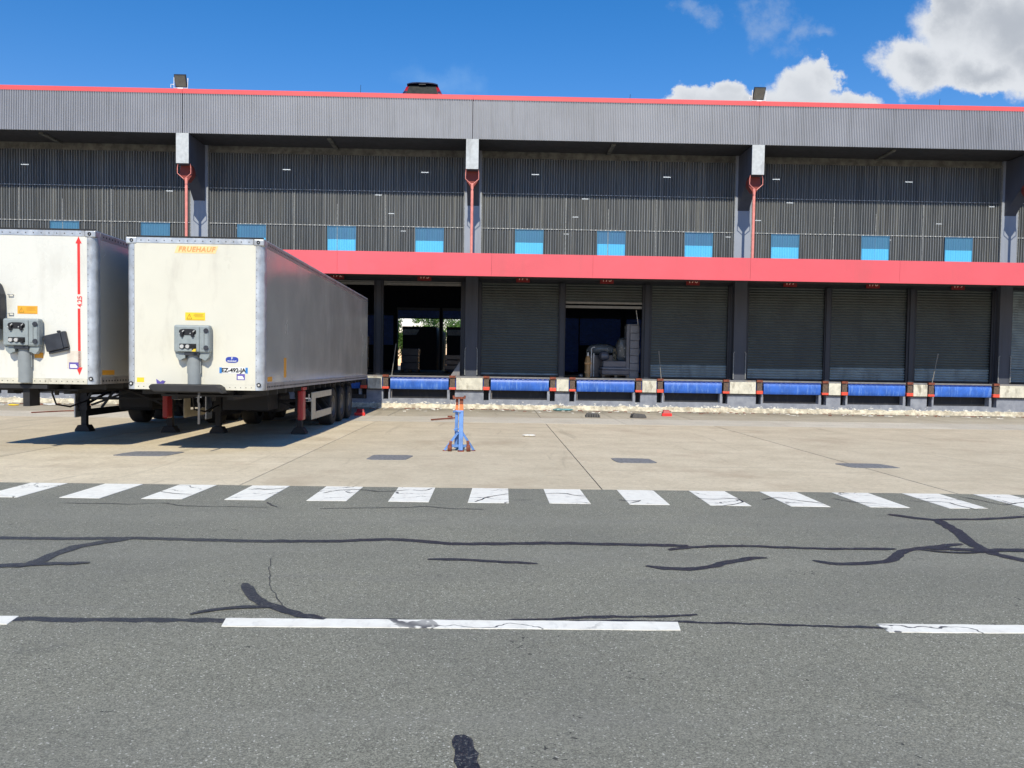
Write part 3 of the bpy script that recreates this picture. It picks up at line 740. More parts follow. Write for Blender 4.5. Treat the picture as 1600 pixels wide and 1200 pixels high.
# drain pipes hanging from the beam ends
pipe_lab = {0: 'red drain pipe beyond the left edge of the frame', 1: 'red drain pipe on the left column above the trailers', 2: 'red drain pipe on the middle column below its hopper',
            3: 'red drain pipe beside the column right of the centre', 4: 'red drain pipe on the column at the right edge', 5: 'red drain pipe on the last column'}
for i, x in enumerate(COLX):
    t = thing('drain_pipe', pipe_lab[i], 'drain pipe', (x, 31.22, 5.5), 0, 'red drain pipes on the warehouse columns')
    dx = -.0
    MB().prism([(-.20, 3.43), (.20, 3.43), (.23, 3.28), (.23, 3.10), (.06, 2.86), (-.06, 2.86), (-.23, 3.10), (-.23, 3.28)], -.02, .30, 'y').build('hopper', M['hopper'], t)
    br = MB()
    for s in (-1, 1): br.tube([(s*.22, -.23, 3.45), (s*.245, -.23, 3.30), (s*.245, -.23, 3.10), (s*.02, -.23, 2.90)], .014, 8)
    br.build('hopper_bracket', M['redpipe'], t)
    MB().tube([(0, .0, 2.98), (0, -.01, 2.8), (0, 0, 2.6), (0, 0, -.22)], .055, 12).build('pipe', M['redpipe'], t, smooth=True)

# door numbers
NUML = {171: 'red number sign hidden behind the left part of the right trailer', 172: 'dim red number sign above the rear roof corner of the right trailer', 173: 'red number sign above the fully open doorway',
        174: 'red number sign over the closed shutter right of the middle column', 175: 'red number sign above the half open shutter', 176: 'red number sign over the closed shutter right of the pallet doorway',
        177: 'red number sign over the first shutter right of the column right of centre', 178: 'red number sign over the middle shutter of the right bay', 179: 'red number sign over the last shutter before the right edge column', 180: 'red number sign just past the right edge column'}
for k in range(len(COLX)-1):
    for i, off in enumerate(DOFF):
        no = 171+(k-1)*3+i
        if no < 172 or no > 179: continue
        x = COLX[k]+off+.08
        t = thing('number_sign', NUML.get(no, 'small red door number sign outside the frame'), 'sign', (x, Yw+.015, 5.155), 0, 'red door number signs')
        MB().box(-.27, .27, -.03, 0, -.17, .17).build('sign_plate', M['numplate'], t)
        link('sign_digits', textmesh(str(no), .27, M['numtxt'], bold=.004), t, loc=(0, -.034, .0))

# floodlights on the parapet
for (px, lab) in ((-11.68, 'floodlight in a white bracket on the roof edge at the left'), (9.62, 'floodlight in a white bracket on the roof edge at the right')):
    t = thing('floodlight', lab, 'floodlight', (px, Yf+.02, 11.63), 0, 'floodlights on the roof edge')
    br = MB(); br.tube([(-.24, 0, .42), (-.25, 0, .03), (.25, 0, .03), (.26, 0, .40)], .016, 8).tube([(-.36, 0, .05), (-.36, 0, .16), (-.25, 0, .16)], .014, 8).box(-.1, .1, -.05, .05, 0, .04)
    br.build('bracket', M['white'], t)
    h = bpy.data.objects.new('x', None)
    ca, sa = math.cos(.5), math.sin(.5)
    def rot(p): x, y, z = p; return (x+.02*z*2, y*ca+z*sa*-1, y*sa+z*ca+.28)
    hb = MB().box(-.215, .215, -.03, .05, -.21, .24); hb.v = [rot(p) for p in hb.v]; ho = hb.build('lamp_head', M['darkplastic'], t, bevel=.01)
    lb = MB().box(-.19, .19, -.042, -.031, -.18, .21); lb.v = [rot(p) for p in lb.v]; lb.build('lamp_glass', M['lens'], ho)
    gr = MB()
    for q in range(7): gr.box(-.19, .19, .052, .09, -.18+q*.06, -.165+q*.06)
    gr.v = [rot(p) for p in gr.v]; gr.build('cooling_fins', M['darkplastic'], ho)
    bpy.data.objects.remove(h)
for (px, hgt_, lab) in ((-5.15, .35, 'thin aerial standing on the roof edge left of the parked car'), (4.85, .22, 'short thin aerial on the roof edge in the middle'), (-2.0+18.5, .3, 'thin aerial on the roof edge on the right')):
    o = MB().tube([(0, 0, 0), (0, 0, hgt_*.4), (.01, 0, hgt_)], .008, 6).box(-.03, .03, -.03, .03, 0, .02).build('aerial', M['black'], None, loc=(px, Yf+.2, 11.63)); tagt(o, lab, 'aerial', 'aerials on the roof edge')

# lit tubes hung in the hall, seen through the translucent sheets
lamps = [(x, 34.0) for x in (-19.1, -8.6, -3.0, 1.5, 6.9, 11.4, 16.9)]
for row in (38.7, 43.4, 49.0): lamps += [(4.05+9.6*k, row) for k in (-2, -1, 0, 1, 2)]
lamp0 = None
for (x, y) in lamps:
    if lamp0 is None:
        t = lamp0 = thing('ceiling_lamp', 'lit tube lamp hanging in the hall, glimpsed through the dark translucent cladding', 'lamp', (x, y, 9.5), 0, 'tube lamps in the hall')
        MB().box(-.2, .2, -.04, .04, .02, .06).build('lamp_housing', M['guide'], t)
        MB().tube([(-.15, 0, 0), (.15, 0, 0)], .016, 8).build('lamp_tube', M['tube'], t)
        MB().tube([(-.15, 0, .06), (-.15, 0, 1.55)], .006, 5).build('hanger', M['bar'], t); MB().tube([(.15, 0, .06), (.15, 0, 1.55)], .006, 5).build('hanger', M['bar'], t)
    else:
        t = copy_tree(lamp0); t.location = (x, y, 9.5)
    t['label'] = {34.0: 'lit tube lamp seen through the topmost row of dark cladding sheets', 38.7: 'lit tube lamp seen through the upper part of the middle cladding row', 43.4: 'lit tube lamp seen through the lower part of the middle cladding row', 49.0: 'faint lit tube lamp seen through the lowest cladding row beside the blue panes'}[y]

# ------------------------------------------------------------------ trailers
def trailer(loc, rz, zb, zt, label, left):
    t = thing('semi_trailer', label, 'semi trailer', loc, rz, 'white box semi trailers backed to the dock')
    HW, L = 1.245, 13.6; R = .13
    fm = M['frontw2'] if left else M['frontw']
    MB().box(-HW+R+.02, HW-R-.02, 0, .06, zb+.10, zt-.11).build('front_panel', fm, t)
    for s in (-1, 1):      # rounded corner posts
        pts = [(s*(HW-R-.018), -.006)]
        for k in range(7):
            a = k/6*PI/2; pts.append((s*(HW-R+math.sin(a)*R), R-math.cos(a)*R-.006))
        pts += [(s*HW, R+.06), (s*(HW-.05), R+.06), (s*(HW-.05), .06), (s*(HW-R-.018), .06)]
        o = MB().prism(pts, zb, zt-.02, 'z').build('corner_post', M['alu'], t, smooth=True)
        rv = MB()
        for k in range(24): z = zb+.12+k*(zt-zb-.25)/23; rv.ring((s*(HW-R-.0), -.008, z), 'y', [(0, .007), (-.005, .005), (-.006, .0005)], 8)
        rv.build('rivets', M['rim'], o, kind='stuff')
        c = MB().box(s*HW-s*.19 if s > 0 else -HW-.005, HW+.005 if s > 0 else -HW+.19, -.012, .14, zt-.13, zt-.005).build('corner_casting', M['alu'], t, bevel=.02)
        MB().ring((s*(HW-.10), -.014, zt-.065), 'y', [(.0, .034), (-.012, .030), (-.014, .018), (.0, .014)], 14).build('lashing_ring', M['dark'], c)
        b_ = MB().ring((s*(HW-.085), -.008, zb+.10), 'y', [(.0, .042), (-.01, .038), (-.01, .022), (-.004, .018), (-.004, .001)], 16).build('corner_bolt', M['dark'], t)
        MB().ring((s*(HW-.085), -.013, zb+.10), 'y', [(.0, .020), (-.004, .019), (-.004, .001)], 12).build('bolt_head', M['chrome'], b_)
    fr = MB().box(-HW+.19, HW-.19, -.008, .06, zt-.108, zt-.01).build('front_top_rail', M['alu'], t)
    rv = MB()
    for k in range(15): rv.ring((-HW+.27+k*(2*HW-.54)/14, -.010, zt-.062), 'y', [(0, .011), (-.006, .008), (-.007, .0005)], 8)
    rv.build('rivets', M['rim'], fr, kind='stuff')
    br_ = MB().box(-HW+.15, HW-.15, -.010, .06, zb, zb+.098).build('front_bottom_rail', M['pad'] if left else M['frontw'], t)
    rv = MB()
    for k in range(22): rv.ring((-HW+.22+k*(2*HW-.44)/21, -.012, zb+.05), 'y', [(0, .009), (-.005, .007), (-.006, .0005)], 8)
    rv.build('rivets', M['rim'], br_, kind='stuff')
    for s in (-1, 1):
        x0, x1 = (HW-.04, HW) if s > 0 else (-HW, -HW+.04)
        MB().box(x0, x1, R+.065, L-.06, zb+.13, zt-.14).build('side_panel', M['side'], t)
        tr = MB().box(x0-.01, x1+.006 if s > 0 else x1, R+.065, L-.05, zt-.138, zt-.02).build('top_rail', M['rail'], t)
        bo = MB()
        if s > 0:
            for k in range(110): y = .3+k*.12; bo.box(HW+.0065, HW+.010, y, y+.03, zt-.09, zt-.06)
            bo.build('rail_slots', M['dark'], tr, kind='stuff')
        br2 = MB().box(x0-.02 if s > 0 else x0-.008, x1+.008 if s > 0 else x1+.02, R+.065, L-.05, zb+.0, zb+.128).build('bottom_rail', M['rail'], t)
        if s > 0:
            bo = MB()
            for k in range(110): y = .25+k*.12; bo.box(HW+.0085, HW+.012, y, y+.05, zb+.045, zb+.075)
            bo.build('rail_slots', M['dark'], br2, kind='stuff')
    MB().box(-HW+.0, HW-.0, .02, L-.02, zt-.018, zt+.0).build('roof_panel', M['roofw'], t)
    MB().box(-HW+.01, HW-.01, -.012, .03, zt+.002, zt+.022).build('roof_gasket', M['dark'], t)
    MB().box(-HW+.045, HW-.045, .065, L-.05, zb+.02, zb+.12).build('floor_frame', M['dark'], t)
    # rear frame with doors and bumper
    rf = MB().box(-HW, -HW+.09, L-.045, L, zb, zt-.02).box(HW-.09, HW, L-.045, L, zb, zt-.02).box(-HW+.09, HW-.09, L-.045, L, zt-.14, zt-.02).box(-HW+.09, HW-.09, L-.045, L, zb, zb+.10).build('rear_frame', M['rail'], t)
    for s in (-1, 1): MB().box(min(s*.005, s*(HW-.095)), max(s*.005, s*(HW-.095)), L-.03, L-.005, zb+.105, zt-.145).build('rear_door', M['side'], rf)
    MB().box(-1.2, 1.2, L-.28, L-.12, .48, .62).box(-.55, -.45, L-.26, L-.14, .62, zb).box(.45, .55, L-.26, L-.14, .62, zb).build('rear_bumper', M['dark'], t)
    # chassis
    ch = MB()
    for s in (-1, 1): ch.box(s*.52-.06, s*.52+.06, .4, L-.1, zb-.20 if True else 0, zb-.002)
    for k in range(18): y = .55+k*.72; ch.box(-1.18, 1.18, y, y+.06, zb-.11, zb-.002)
    ch.box(-.75, .75, .35, 1.6, zb-.14, zb-.105)
    ch.build('chassis', M['dark'], t)
    MB().tube([(0, 1.05, zb-.25), (0, 1.05, zb-.12)], [.04, .05], 10).build('kingpin', M['dark'], t)
    # landing legs
    YL = 4.35
    for s in (-1, 1):
        x = s*(1.05 if left and s < 0 else .95)
        lg = MB().box(x-.085, x+.085, YL-.08, YL+.08, .55, zb-.01).box(x-.06, x+.06, YL-.06, YL+.06, .14, .55).build('landing_leg', M['dark'], t)
        MB().prism([(x-.17, .0), (x+.17, .0), (x+.17, .04), (x+.10, .15), (x-.10, .15), (x-.17, .04)], YL-.14, YL+.14, 'y').build('leg_foot', M['dark'], lg)
        MB().box(x-.10, x+.10, YL-.10, YL+.10, .50, .60).build('leg_collar', M['dark'], lg)
        MB().bar((x, YL, .62), (s*.55, YL+1.3, zb-.05), .05, .05).build('leg_brace', M['dark'], lg)
    MB().bar((-.95, YL, .78), (.95, YL, .78), .06, .06).build('leg_crossbar', M['dark'], t)
    MB().bar((-.9, YL+.02, .62), (.55, YL+.02, zb-.06), .045, .045).bar((.9, YL-.02, .62), (-.55, YL-.02, zb-.06), .045, .045).build('cross_brace', M['dark'], t)
    MB().tube([(1.03, YL-.02, .78), (1.17, YL-.02, .78), (1.17, YL-.02, .95)], .016, 8).ring((1.19, YL-.02, .80), 'x', [(0, .03), (.03, .028), (.03, .001)], 10).build('crank_handle', M['chrome'], t)
    # air line loop under the front
    MB().tube([(-.9, 2.6, zb-.05), (-1.05, 2.9, zb-.3), (-1.12, 3.2, zb-.55), (-1.02, 3.6, zb-.62), (-.9, 4.2, zb-.5)], .02, 8).build('air_hose', M['dark'], t, smooth=True)
    if not left: MB().box(-.5, .5, 3.2, 4.1, zb-.55, zb-.21).build('side_locker', M['dark'], t)
    # side guards
    for s in (-1, 1):
        gm = M['guard'] if s > 0 else M['dark']
        xa, xb = (1.17, 1.205) if s > 0 else (-1.205, -1.17)
        ya, yb = 4.55 if s > 0 else 4.15, 7.05
        g = MB().box(xa, xb, ya, ya+.42, .33, .98).build('side_guard', gm if s > 0 else M['alu'], t, bevel=.015)
        if s < 0: g.scale = (1, 1, 1)
        MB().box(xa, xb, ya+.422, yb, .83, .98).build('guard_rail', gm, g)
        MB().box(xa, xb, ya+.422, yb, .33, .50).build('guard_rail', gm, g)
        for yy_ in (ya+.15, ya+1.3, yb-.2): MB().bar((s*1.165, yy_, .5), (s*.7, yy_, zb-.1), .05, .05).build('guard_bracket', M['dark'], g)
    # red fire extinguisher locker
    MB().box(1.09, 1.21, 3.48, 3.80, .38, zb-.10).build('extinguisher_box', M['redplastic'], t, bevel=.03)
    MB().box(1.07, 1.225, 3.44, 3.84, zb-.098, zb-.03).build('extinguisher_bracket', M['redbox'], t, bevel=.01)
    MB().box(-.45, .40, 4.7, 5.8, .48, zb-.21).build('air_tank', M['dark'], t, bevel=.09)
    # axles and wheels
    for ya in (7.45, 8.80, 10.15):
        MB().tube([(-.9, ya, .5), (.9, ya, .5)], .075, 12).build('axle', M['dark'], t)
        for s in (-1, 1):
            w_ = MB(); xo, xi = s*1.19, s*.81
            w_.ring((0, ya, .505), 'x', [(xi, .30), (xi, .47), (xi+s*.03, .50), (xi+s*.10, .505), (xi+s*.28, .505), (xo-s*.03, .50), (xo, .47), (xo+s*.012, .40), (xo, .31), (xo-s*.03, .295)], 32)
            tv = w_.build('wheel', M['tyre'], t, smooth=True)
            MB().ring((0, ya, .505), 'x', [(xo-s*.035, .297), (xo-s*.005, .285), (xo-s*.02, .262), (xo-s*.12, .22), (xo-s*.12, .14), (xo-s*.03, .12), (xo-s*.02, .001)], 28).build('rim', M['rim'], tv, smooth=True)
            nb = MB()
            for k in range(10): a = 2*PI*k/10; nb.ring((xo-s*.115, ya+.175*math.cos(a), .505+.175*math.sin(a)), 'x', [(0, .02), (s*.03, .018), (s*.03, .001)], 6)
            nb.build('wheel_nuts', M['chrome'], tv, kind='stuff')
            rr = []
            for k in range(11): a = PI*(.08+.84*k/10); rr.append((ya+.60*math.cos(a), .505+.60*math.sin(a)))
            mg = MB()
            for k in range(10):
                (y0, z0), (y1, z1) = rr[k], rr[k+1]
                mg.hexa([(s*.80, y0, z0), (s*1.19, y0, z0), (s*1.19, y1, z1), (s*.80, y1, z1), (s*.80, y0, z0+.012), (s*1.19, y0, z0+.012), (s*1.19, y1, z1+.012), (s*.80, y1, z1+.012)])
            mg.build('mudguard', M['dark'], t, smooth=True)
    # bumper bar and connector post on the front
    zc = zb+.65
    if not left:
        MB().prism([(-.72, zb+.06), (-.67, zb+.105), (.48, zb+.105), (.56, zb+.05), (.60, zb-.06), (.52, zb-.035), (-.62, zb-.035), (-.70, zb+.01)], -.34, -.03, 'y').build('front_step', M['dark'], t, bevel=.02)
        MB().tube([(.16, -.25, zb-.02), (.14, -.25, zb-.2), (.155, -.25, zb-.25), (.15, -.25, .55)], .022, 8).build('hanging_hose', M['rim'], t, smooth=True)
        MB().box(-.70, .58, -.03, .3, zb-.06, zb-.012).build('step_support', M['dark'], t)
        MB().prism([(-.62, zb+.11), (-.50, zb+.11), (-.47, zb+.15), (-.52, zb+.17), (-.56, zb+.14), (-.63, zb+.19)], -.20, -.17, 'y').build('rag', M['purple'], t)
    else:
        MB().box(-.62, .38, -.03, .4, zb-.09, zb-.02).box(-.10, .02, .05, .4, zb-.42, zb-.09).build('front_crossmember', M['dark'], t)
    pst = MB(); pst.prism([(-.11, 0)]+[(-.11+.0, -.08)]+[(.105*-math.cos(a*PI/8), -.08-.07*math.sin(a*PI/8)) for a in range(1, 8)]+[(.11, -.08), (.11, 0)], zb+(.10 if not left else .02), zc+.02, 'z')
    po = pst.build('connector_post', M['postplastic'], t, smooth=True)
    MB().box(-.125, -.112, -.07, -.003, zb+.30, zb+.62).box(.112, .125, -.07, -.003, zb+.30, zb+.62).build('post_flange', M['postplastic'], po)
    MB().box(-.13, .13, -.19, -.003, zc-.02, zc+.03).build('post_collar', M['darkplastic'], po)
    h = .50
    cb = MB().box(-.32, .32, -.20, -.02, zc+.03, zc+.03+h).build('connector_box', M['greyplastic'], t, bevel=.035)
    MB().box(-.245, .145, -.222, -.201, zc+.05, zc+.50).build('face_plate', M['greyplastic'], cb, bevel=.008)
    MB().box(.175, .30, -.212, -.201, zc+.10, zc+.46).build('side_lid', M['greyplastic'], cb, bevel=.008)
    for z in (zc+.12, zc+.43): MB().ring((.265, -.213, z), 'y', [(0, .045), (-.02, .040), (-.02, .001)], 16).build('lid_knob', M['darkplastic'], cb)
    MB().box(.225, .235, -.225, -.213, zc+.16, zc+.39).build('lid_handle', M['postplastic'], cb)
    sk = MB().prism([(-.31, zc+.035), (-.29, zc-.05), (-.235, zc-.11), (-.20, zc-.10), (-.16, zc-.075), (-.13, zc-.07), (-.13, zc+.035)], -.15, -.03, 'y').prism([(.31, zc+.035), (.29, zc-.05), (.235, zc-.11), (.20, zc-.10), (.16, zc-.075), (.13, zc-.07), (.13, zc+.035)], -.15, -.03, 'y')
    sk.build('box_skirt', M['greyplastic'], cb)
    # upper recess with two air couplings
    pts = []
    for k in range(24):
        a = 2*PI*k/24; q = 3.2
        pts.append((-.06+.155*abs(math.cos(a))**(2/q)*math.copysign(1, math.cos(a)), zc+.40+.058*abs(math.sin(a))**(2/q)*math.copysign(1, math.sin(a))))
    rc = MB().prism(pts, -.226, -.2225, 'y').build('coupling_recess', M['print'], cb)
    for xx in (-.155, .035):
        k1 = MB().tube([(xx, -.225, zc+.385), (xx, -.26, zc+.385)], .026, 12).tube([(xx, -.24, zc+.40), (xx, -.245, zc+.31)], [.024, .018], 10).box(xx-.035, xx+.035, -.25, -.235, zc+.335, zc+.35).build('air_coupling', M['print'], cb, smooth=True)
        MB().tube([(xx+.012, -.262, zc+.40), (xx+.042, -.262, zc+.43)], .009, 6).tube([(xx-.04, -.262, zc+.375), (xx-.028, -.262, zc+.37)], .013, 6).build('coupling_tag', M['chrome'], k1)
    # lower sockets
    MB().box(-.205, .095, -.226, -.2225, zc+.10, zc+.19).build('socket_panel', M['print'], cb, bevel=.01)
    for xx in (-.155, -.055): MB().ring((xx, -.228, zc+.14), 'y', [(0, .036), (-.03, .034), (-.03, .001)], 16).build('socket_cap', M['chrome'], cb, smooth=True)
    MB().tube([(.05, -.228, zc+.14), (.05, -.27, zc+.13)], .038, 12).box(.035, .07, -.27, -.235, zc+.08, zc+.12).build('black_socket', M['print'], cb, smooth=True)
    if not left: MB().prism([(.03, zc+.05), (.10, zc+.05), (.10, zc+.10), (.06, zc+.09)], -.275, -.24, 'y').build('yellow_tag', M['yellow'], cb)
    # stickers
    def label(x, z, w_, h_, mat, name='sticker', sh=0, y=-.003):
        return MB().prism([(x-w_/2-sh/2, z-h_/2), (x+w_/2-sh/2, z-h_/2), (x+w_/2+sh/2, z+h_/2), (x-w_/2+sh/2, z+h_/2)], y, -.0001, 'y').build(name, mat, t)
    zw = zb+1.345
    wl = label(.0 if not left else .02, zw, .36, .145, M['orangelab'] if left else M['yellow'], 'warning_sticker')
    x0 = .0 if not left else .02
    tri = MB()
    for (a, c) in (((-.15, -.045), (-.105, .045)), ((-.105, .045), (-.06, -.045)), ((-.06, -.045), (-.15, -.045))):
        tri.bar((x0+a[0], -.0045, zw+a[1]), (x0+c[0], -.0045, zw+c[1]), .009, .003, (0, 1, 0))
    tri.box(x0-.108, x0-.102, -.006, -.0035, zw-.018, zw+.02).box(x0-.108, x0-.102, -.006, -.0035, zw-.034, zw-.026)
    tri.build('warning_triangle', M['brown'], wl)
    ln = MB()
    for k, (a, c) in enumerate(((-.02, .15), (-.03, .14), (-.01, .155))): ln.box(x0+a, x0+c, -.0045, -.0035, zw+.035-k*.022, zw+.043-k*.022)
    ln.box(x0-.15, x0+.16, -.0045, -.0035, zw-.062, zw-.056)
    ln.build('sticker_lines', M['brown'], wl)
    if not left:
        lb_ = label(.02, zt-.185-.03, .74, .135, M['fadedlab'], 'maker_label', sh=.05)
        link('maker_text', textmesh('FRUEHAUF', .125, M['fadedtxt'], shear=.25, spacing=1.12, bold=.003), lb_, loc=(.02, -.005, zt-.215))
        pl = label(.70, zb+.365, .52, .112, M['plate'], 'licence_plate')
        MB().box(.441, .485, -.0045, -.0032, zb+.311, zb+.419).build('plate_band', M['plateb'], pl)
        MB().box(.915, .958, -.0045, -.0032, zb+.311, zb+.419).build('plate_band', M['plateb'], pl)
        link('plate_text', textmesh('EZ-492-JA', .108, M['print'], bold=.0035, spacing=.97), pl, loc=(.70, -.006, zb+.365))
        pts = [(.67+.115*abs(math.cos(a))**.5*math.copysign(1, math.cos(a)), zb+.56+.055*abs(math.sin(a))**.9*math.copysign(1, math.sin(a))) for a in [2*PI*k/28 for k in range(28)]]
        bd = MB().prism(pts, -.004, -.0001, 'y').build('maker_badge', M['bluelab'], t)
        link('badge_letter', textmesh('F', .055, M['white'], bold=.002), bd, loc=(.67, -.006, zb+.585))
        link('badge_text', textmesh('FRUEHAUF', .034, M['white'], bold=.001), bd, loc=(.67, -.006, zb+.535))
        q = label(.83, zb+.245, .15, .11, M['purple'], 'small_sticker')
        MB().prism([(.775, zb+.205), (.885, zb+.205), (.885, zb+.225), (.86, zb+.265), (.775, zb+.265)], -.0045, -.0035, 'y').build('sticker_print', M['white'], q)
        label(-.99, zb+.17, .13, .085, M['yellow'])
        MB().box(HW+.0002, HW+.003, 1.55, 1.75, zb+.22, zb+.62).build('side_label', M['orangelab'], t)
        MB().box(HW+.0002, HW+.003, .28, .62, zb+.16, zb+.25).build('side_reflector', M['orangelab'], t)
    else:
        x = .945
        ar = MB().prism([(x-.024, zt-.20), (x+.024, zt-.20), (x+.026, 2.88), (x-.022, 2.88)], -.003, -.0001, 'y').prism([(x-.055, zt-.24), (x+.055, zt-.24), (x, zt-.115)], -.0055, -.0035, 'y')
        ar.build('height_arrow', M['redprint'], t)
        ar = MB().prism([(x-.022, 2.62), (x+.026, 2.62), (x+.03, zb+.30), (x-.018, zb+.30)], -.003, -.0001, 'y').prism([(x-.05, zb+.31), (x+.06, zb+.31), (x+.005, zb+.17)], -.0055, -.0035, 'y')
        ar.build('height_arrow', M['redprint'], t)
        tx = textmesh('4.25', .12, M['redprint'], bold=.002); tx.transform(Matrix.Rotation(-PI/2, 4, 'Y'))
        link('height_text', tx, t, loc=(x+.02, -.004, 2.75))
        bl = label(.86, zb+.45, .26, .32, M['beigelab'])
        q = label(.85, zb+.34, .17, .12, M['purple'], 'small_sticker', y=-.006)
        MB().prism([(.785, zb+.30), (.915, zb+.30), (.915, zb+.325), (.88, zb+.365), (.785, zb+.365)], -.0075, -.0065, 'y').build('sticker_print', M['white'], q)
        label(.22, zb+.52, .16, .10, M['orangelab'])
        # dark cover beside the box, hung askew
        a = -math.radians(-13)
        cv = MB().box(-.19, .12, -.10, 0, -.15, .15).box(.122, .20, -.09, 0, -.14, .16).box(-.17, .19, -.07, 0, -.19, -.151).box(.07, .12, -.10, -.03, .151, .19)
        cv.v = [(x_*math.cos(a)-z_*math.sin(a)+.56, y_-.002, x_*math.sin(a)+z_*math.cos(a)+zb+.77) for x_, y_, z_ in cv.v]
        cv.build('hose_cover', M['darkplastic'], t, bevel=.012)
        # rounded dark locker at the edge of the front
        MB().prism([(-.95, zb+1.00), (-.38, zb+1.00), (-.35, zb+1.35), (-.36, zb+1.62), (-.42, zb+1.80), (-.52, zb+1.87), (-.95, zb+1.87)], -.22, -.002, 'y').build('hose_locker', M['darkplastic'], t, bevel=.03)
        MB().box(-.96, -.40, -.20, -.002, zb+.78, zb+.998).build('locker_base', M['greyplastic'], t, bevel=.02)
        for z in (zb+1.62, zb+1.28): MB().tube([(-.31, -.003, z), (-.31, -.05, z), (-.23, -.05, z), (-.23, -.003, z)], .010, 8).build('grab_hook', M['chrome'], t)
        MB().box(HW+.0002, HW+.003, .25, .75, zb+.17, zb+.26).build('side_reflector', M['orangelab'], t)
    return t
trailer((-5.525, 15.3, 0), math.radians(.85), 1.165, 3.945, 'cream white box trailer with licence plate and faded orange label, right of the two', False)
trailer((-8.585, 15.3, 0), math.radians(.55), 1.235, 4.045, 'white box trailer with a long red height arrow, at the left edge', True)

# ------------------------------------------------------------------ axle stand
def axle_stand():
    t = thing('axle_stand', 'tall light blue and orange axle stand standing alone on the concrete', 'axle stand', (-.70, 16.25, 0))
    MB().bar((.035, -.10, .02), (.035, 0, .80), .085, .07, (0, 1, 0)).build('front_post', M['jackb'], t, bevel=.008)
    MB().bar((-.07, .10, .05), (-.055, .02, .80), .06, .05, (0, 1, 0)).build('rear_post', M['jackb'], t, bevel=.006)
    ls = MB().bar((-.03, 0, .36), (-.285, -.02, .015), .045, .05, (0, 1, 0)).build('leg', M['jackb'], t)
    MB().box(-.32, -.25, -.05, .02, 0, .012).build('foot_plate', M['rust'], ls)
    l2 = MB().bar((.06, 0, .36), (.285, .05, .015), .045, .05, (0, 1, 0)).build('leg', M['jackb'], t)
    MB().box(.25, .32, .0, .09, 0, .012).build('foot_plate', M['rust'], l2)
    l3 = MB().bar((-.02, .05, .36), (-.02, .40, .02), .055, .05).build('leg', M['jackb'], t)
    MB().bar((-.22, 0, .10), (.22, .02, .10), .035, .05).build('cross_tube', M['jackb'], t)
    MB().box(-.02, .10, -.17, -.04, 0, .02).build('foot_plate', M['rust'], t)
    MB().tube([(-.10, -.02, .42), (-.02, -.05, .44)], .018, 8).tube([(-.12, 0, .77), (-.06, -.05, .79), (.02, -.05, .77)], .020, 8).build('locking_pin', M['jackb'], t)
    MB().bar((.035, .0, .78), (.035, 0, .92), .075, .055, (0, 1, 0)).build('orange_tube', M['jacko'], t)
    MB().bar((-.055, .02, .78), (-.052, .02, .90), .055, .04, (0, 1, 0)).build('orange_tube', M['jacko'], t)
    MB().bar((.035, 0, .921), (.035, 0, 1.03), .07, .05, (0, 1, 0)).bar((-.052, .02, .901), (-.052, .02, 1.03), .05, .04, (0, 1, 0)).build('inner_post', M['rust'], t)
    MB().prism([(-.13, 1.03), (.11, 1.03), (.12, 1.085), (.09, 1.095), (.07, 1.065), (-.09, 1.065), (-.11, 1.095), (-.14, 1.085)], -.07, .07, 'y').build('saddle', M['rust'], t)
    for x in (-.18, .185):
        MB().ring((x, -.10, .065), 'x', [(-.035, .02), (-.04, .055), (-.03, .066), (.03, .066), (.04, .055), (.035, .02)], 16).build('castor', M['rust'], t, smooth=True)
        MB().bar((x, -.10, .09), (x*.9, -.02, .20), .05, .02).build('castor_bracket', M['rust'], t)
    return t
axle_stand()

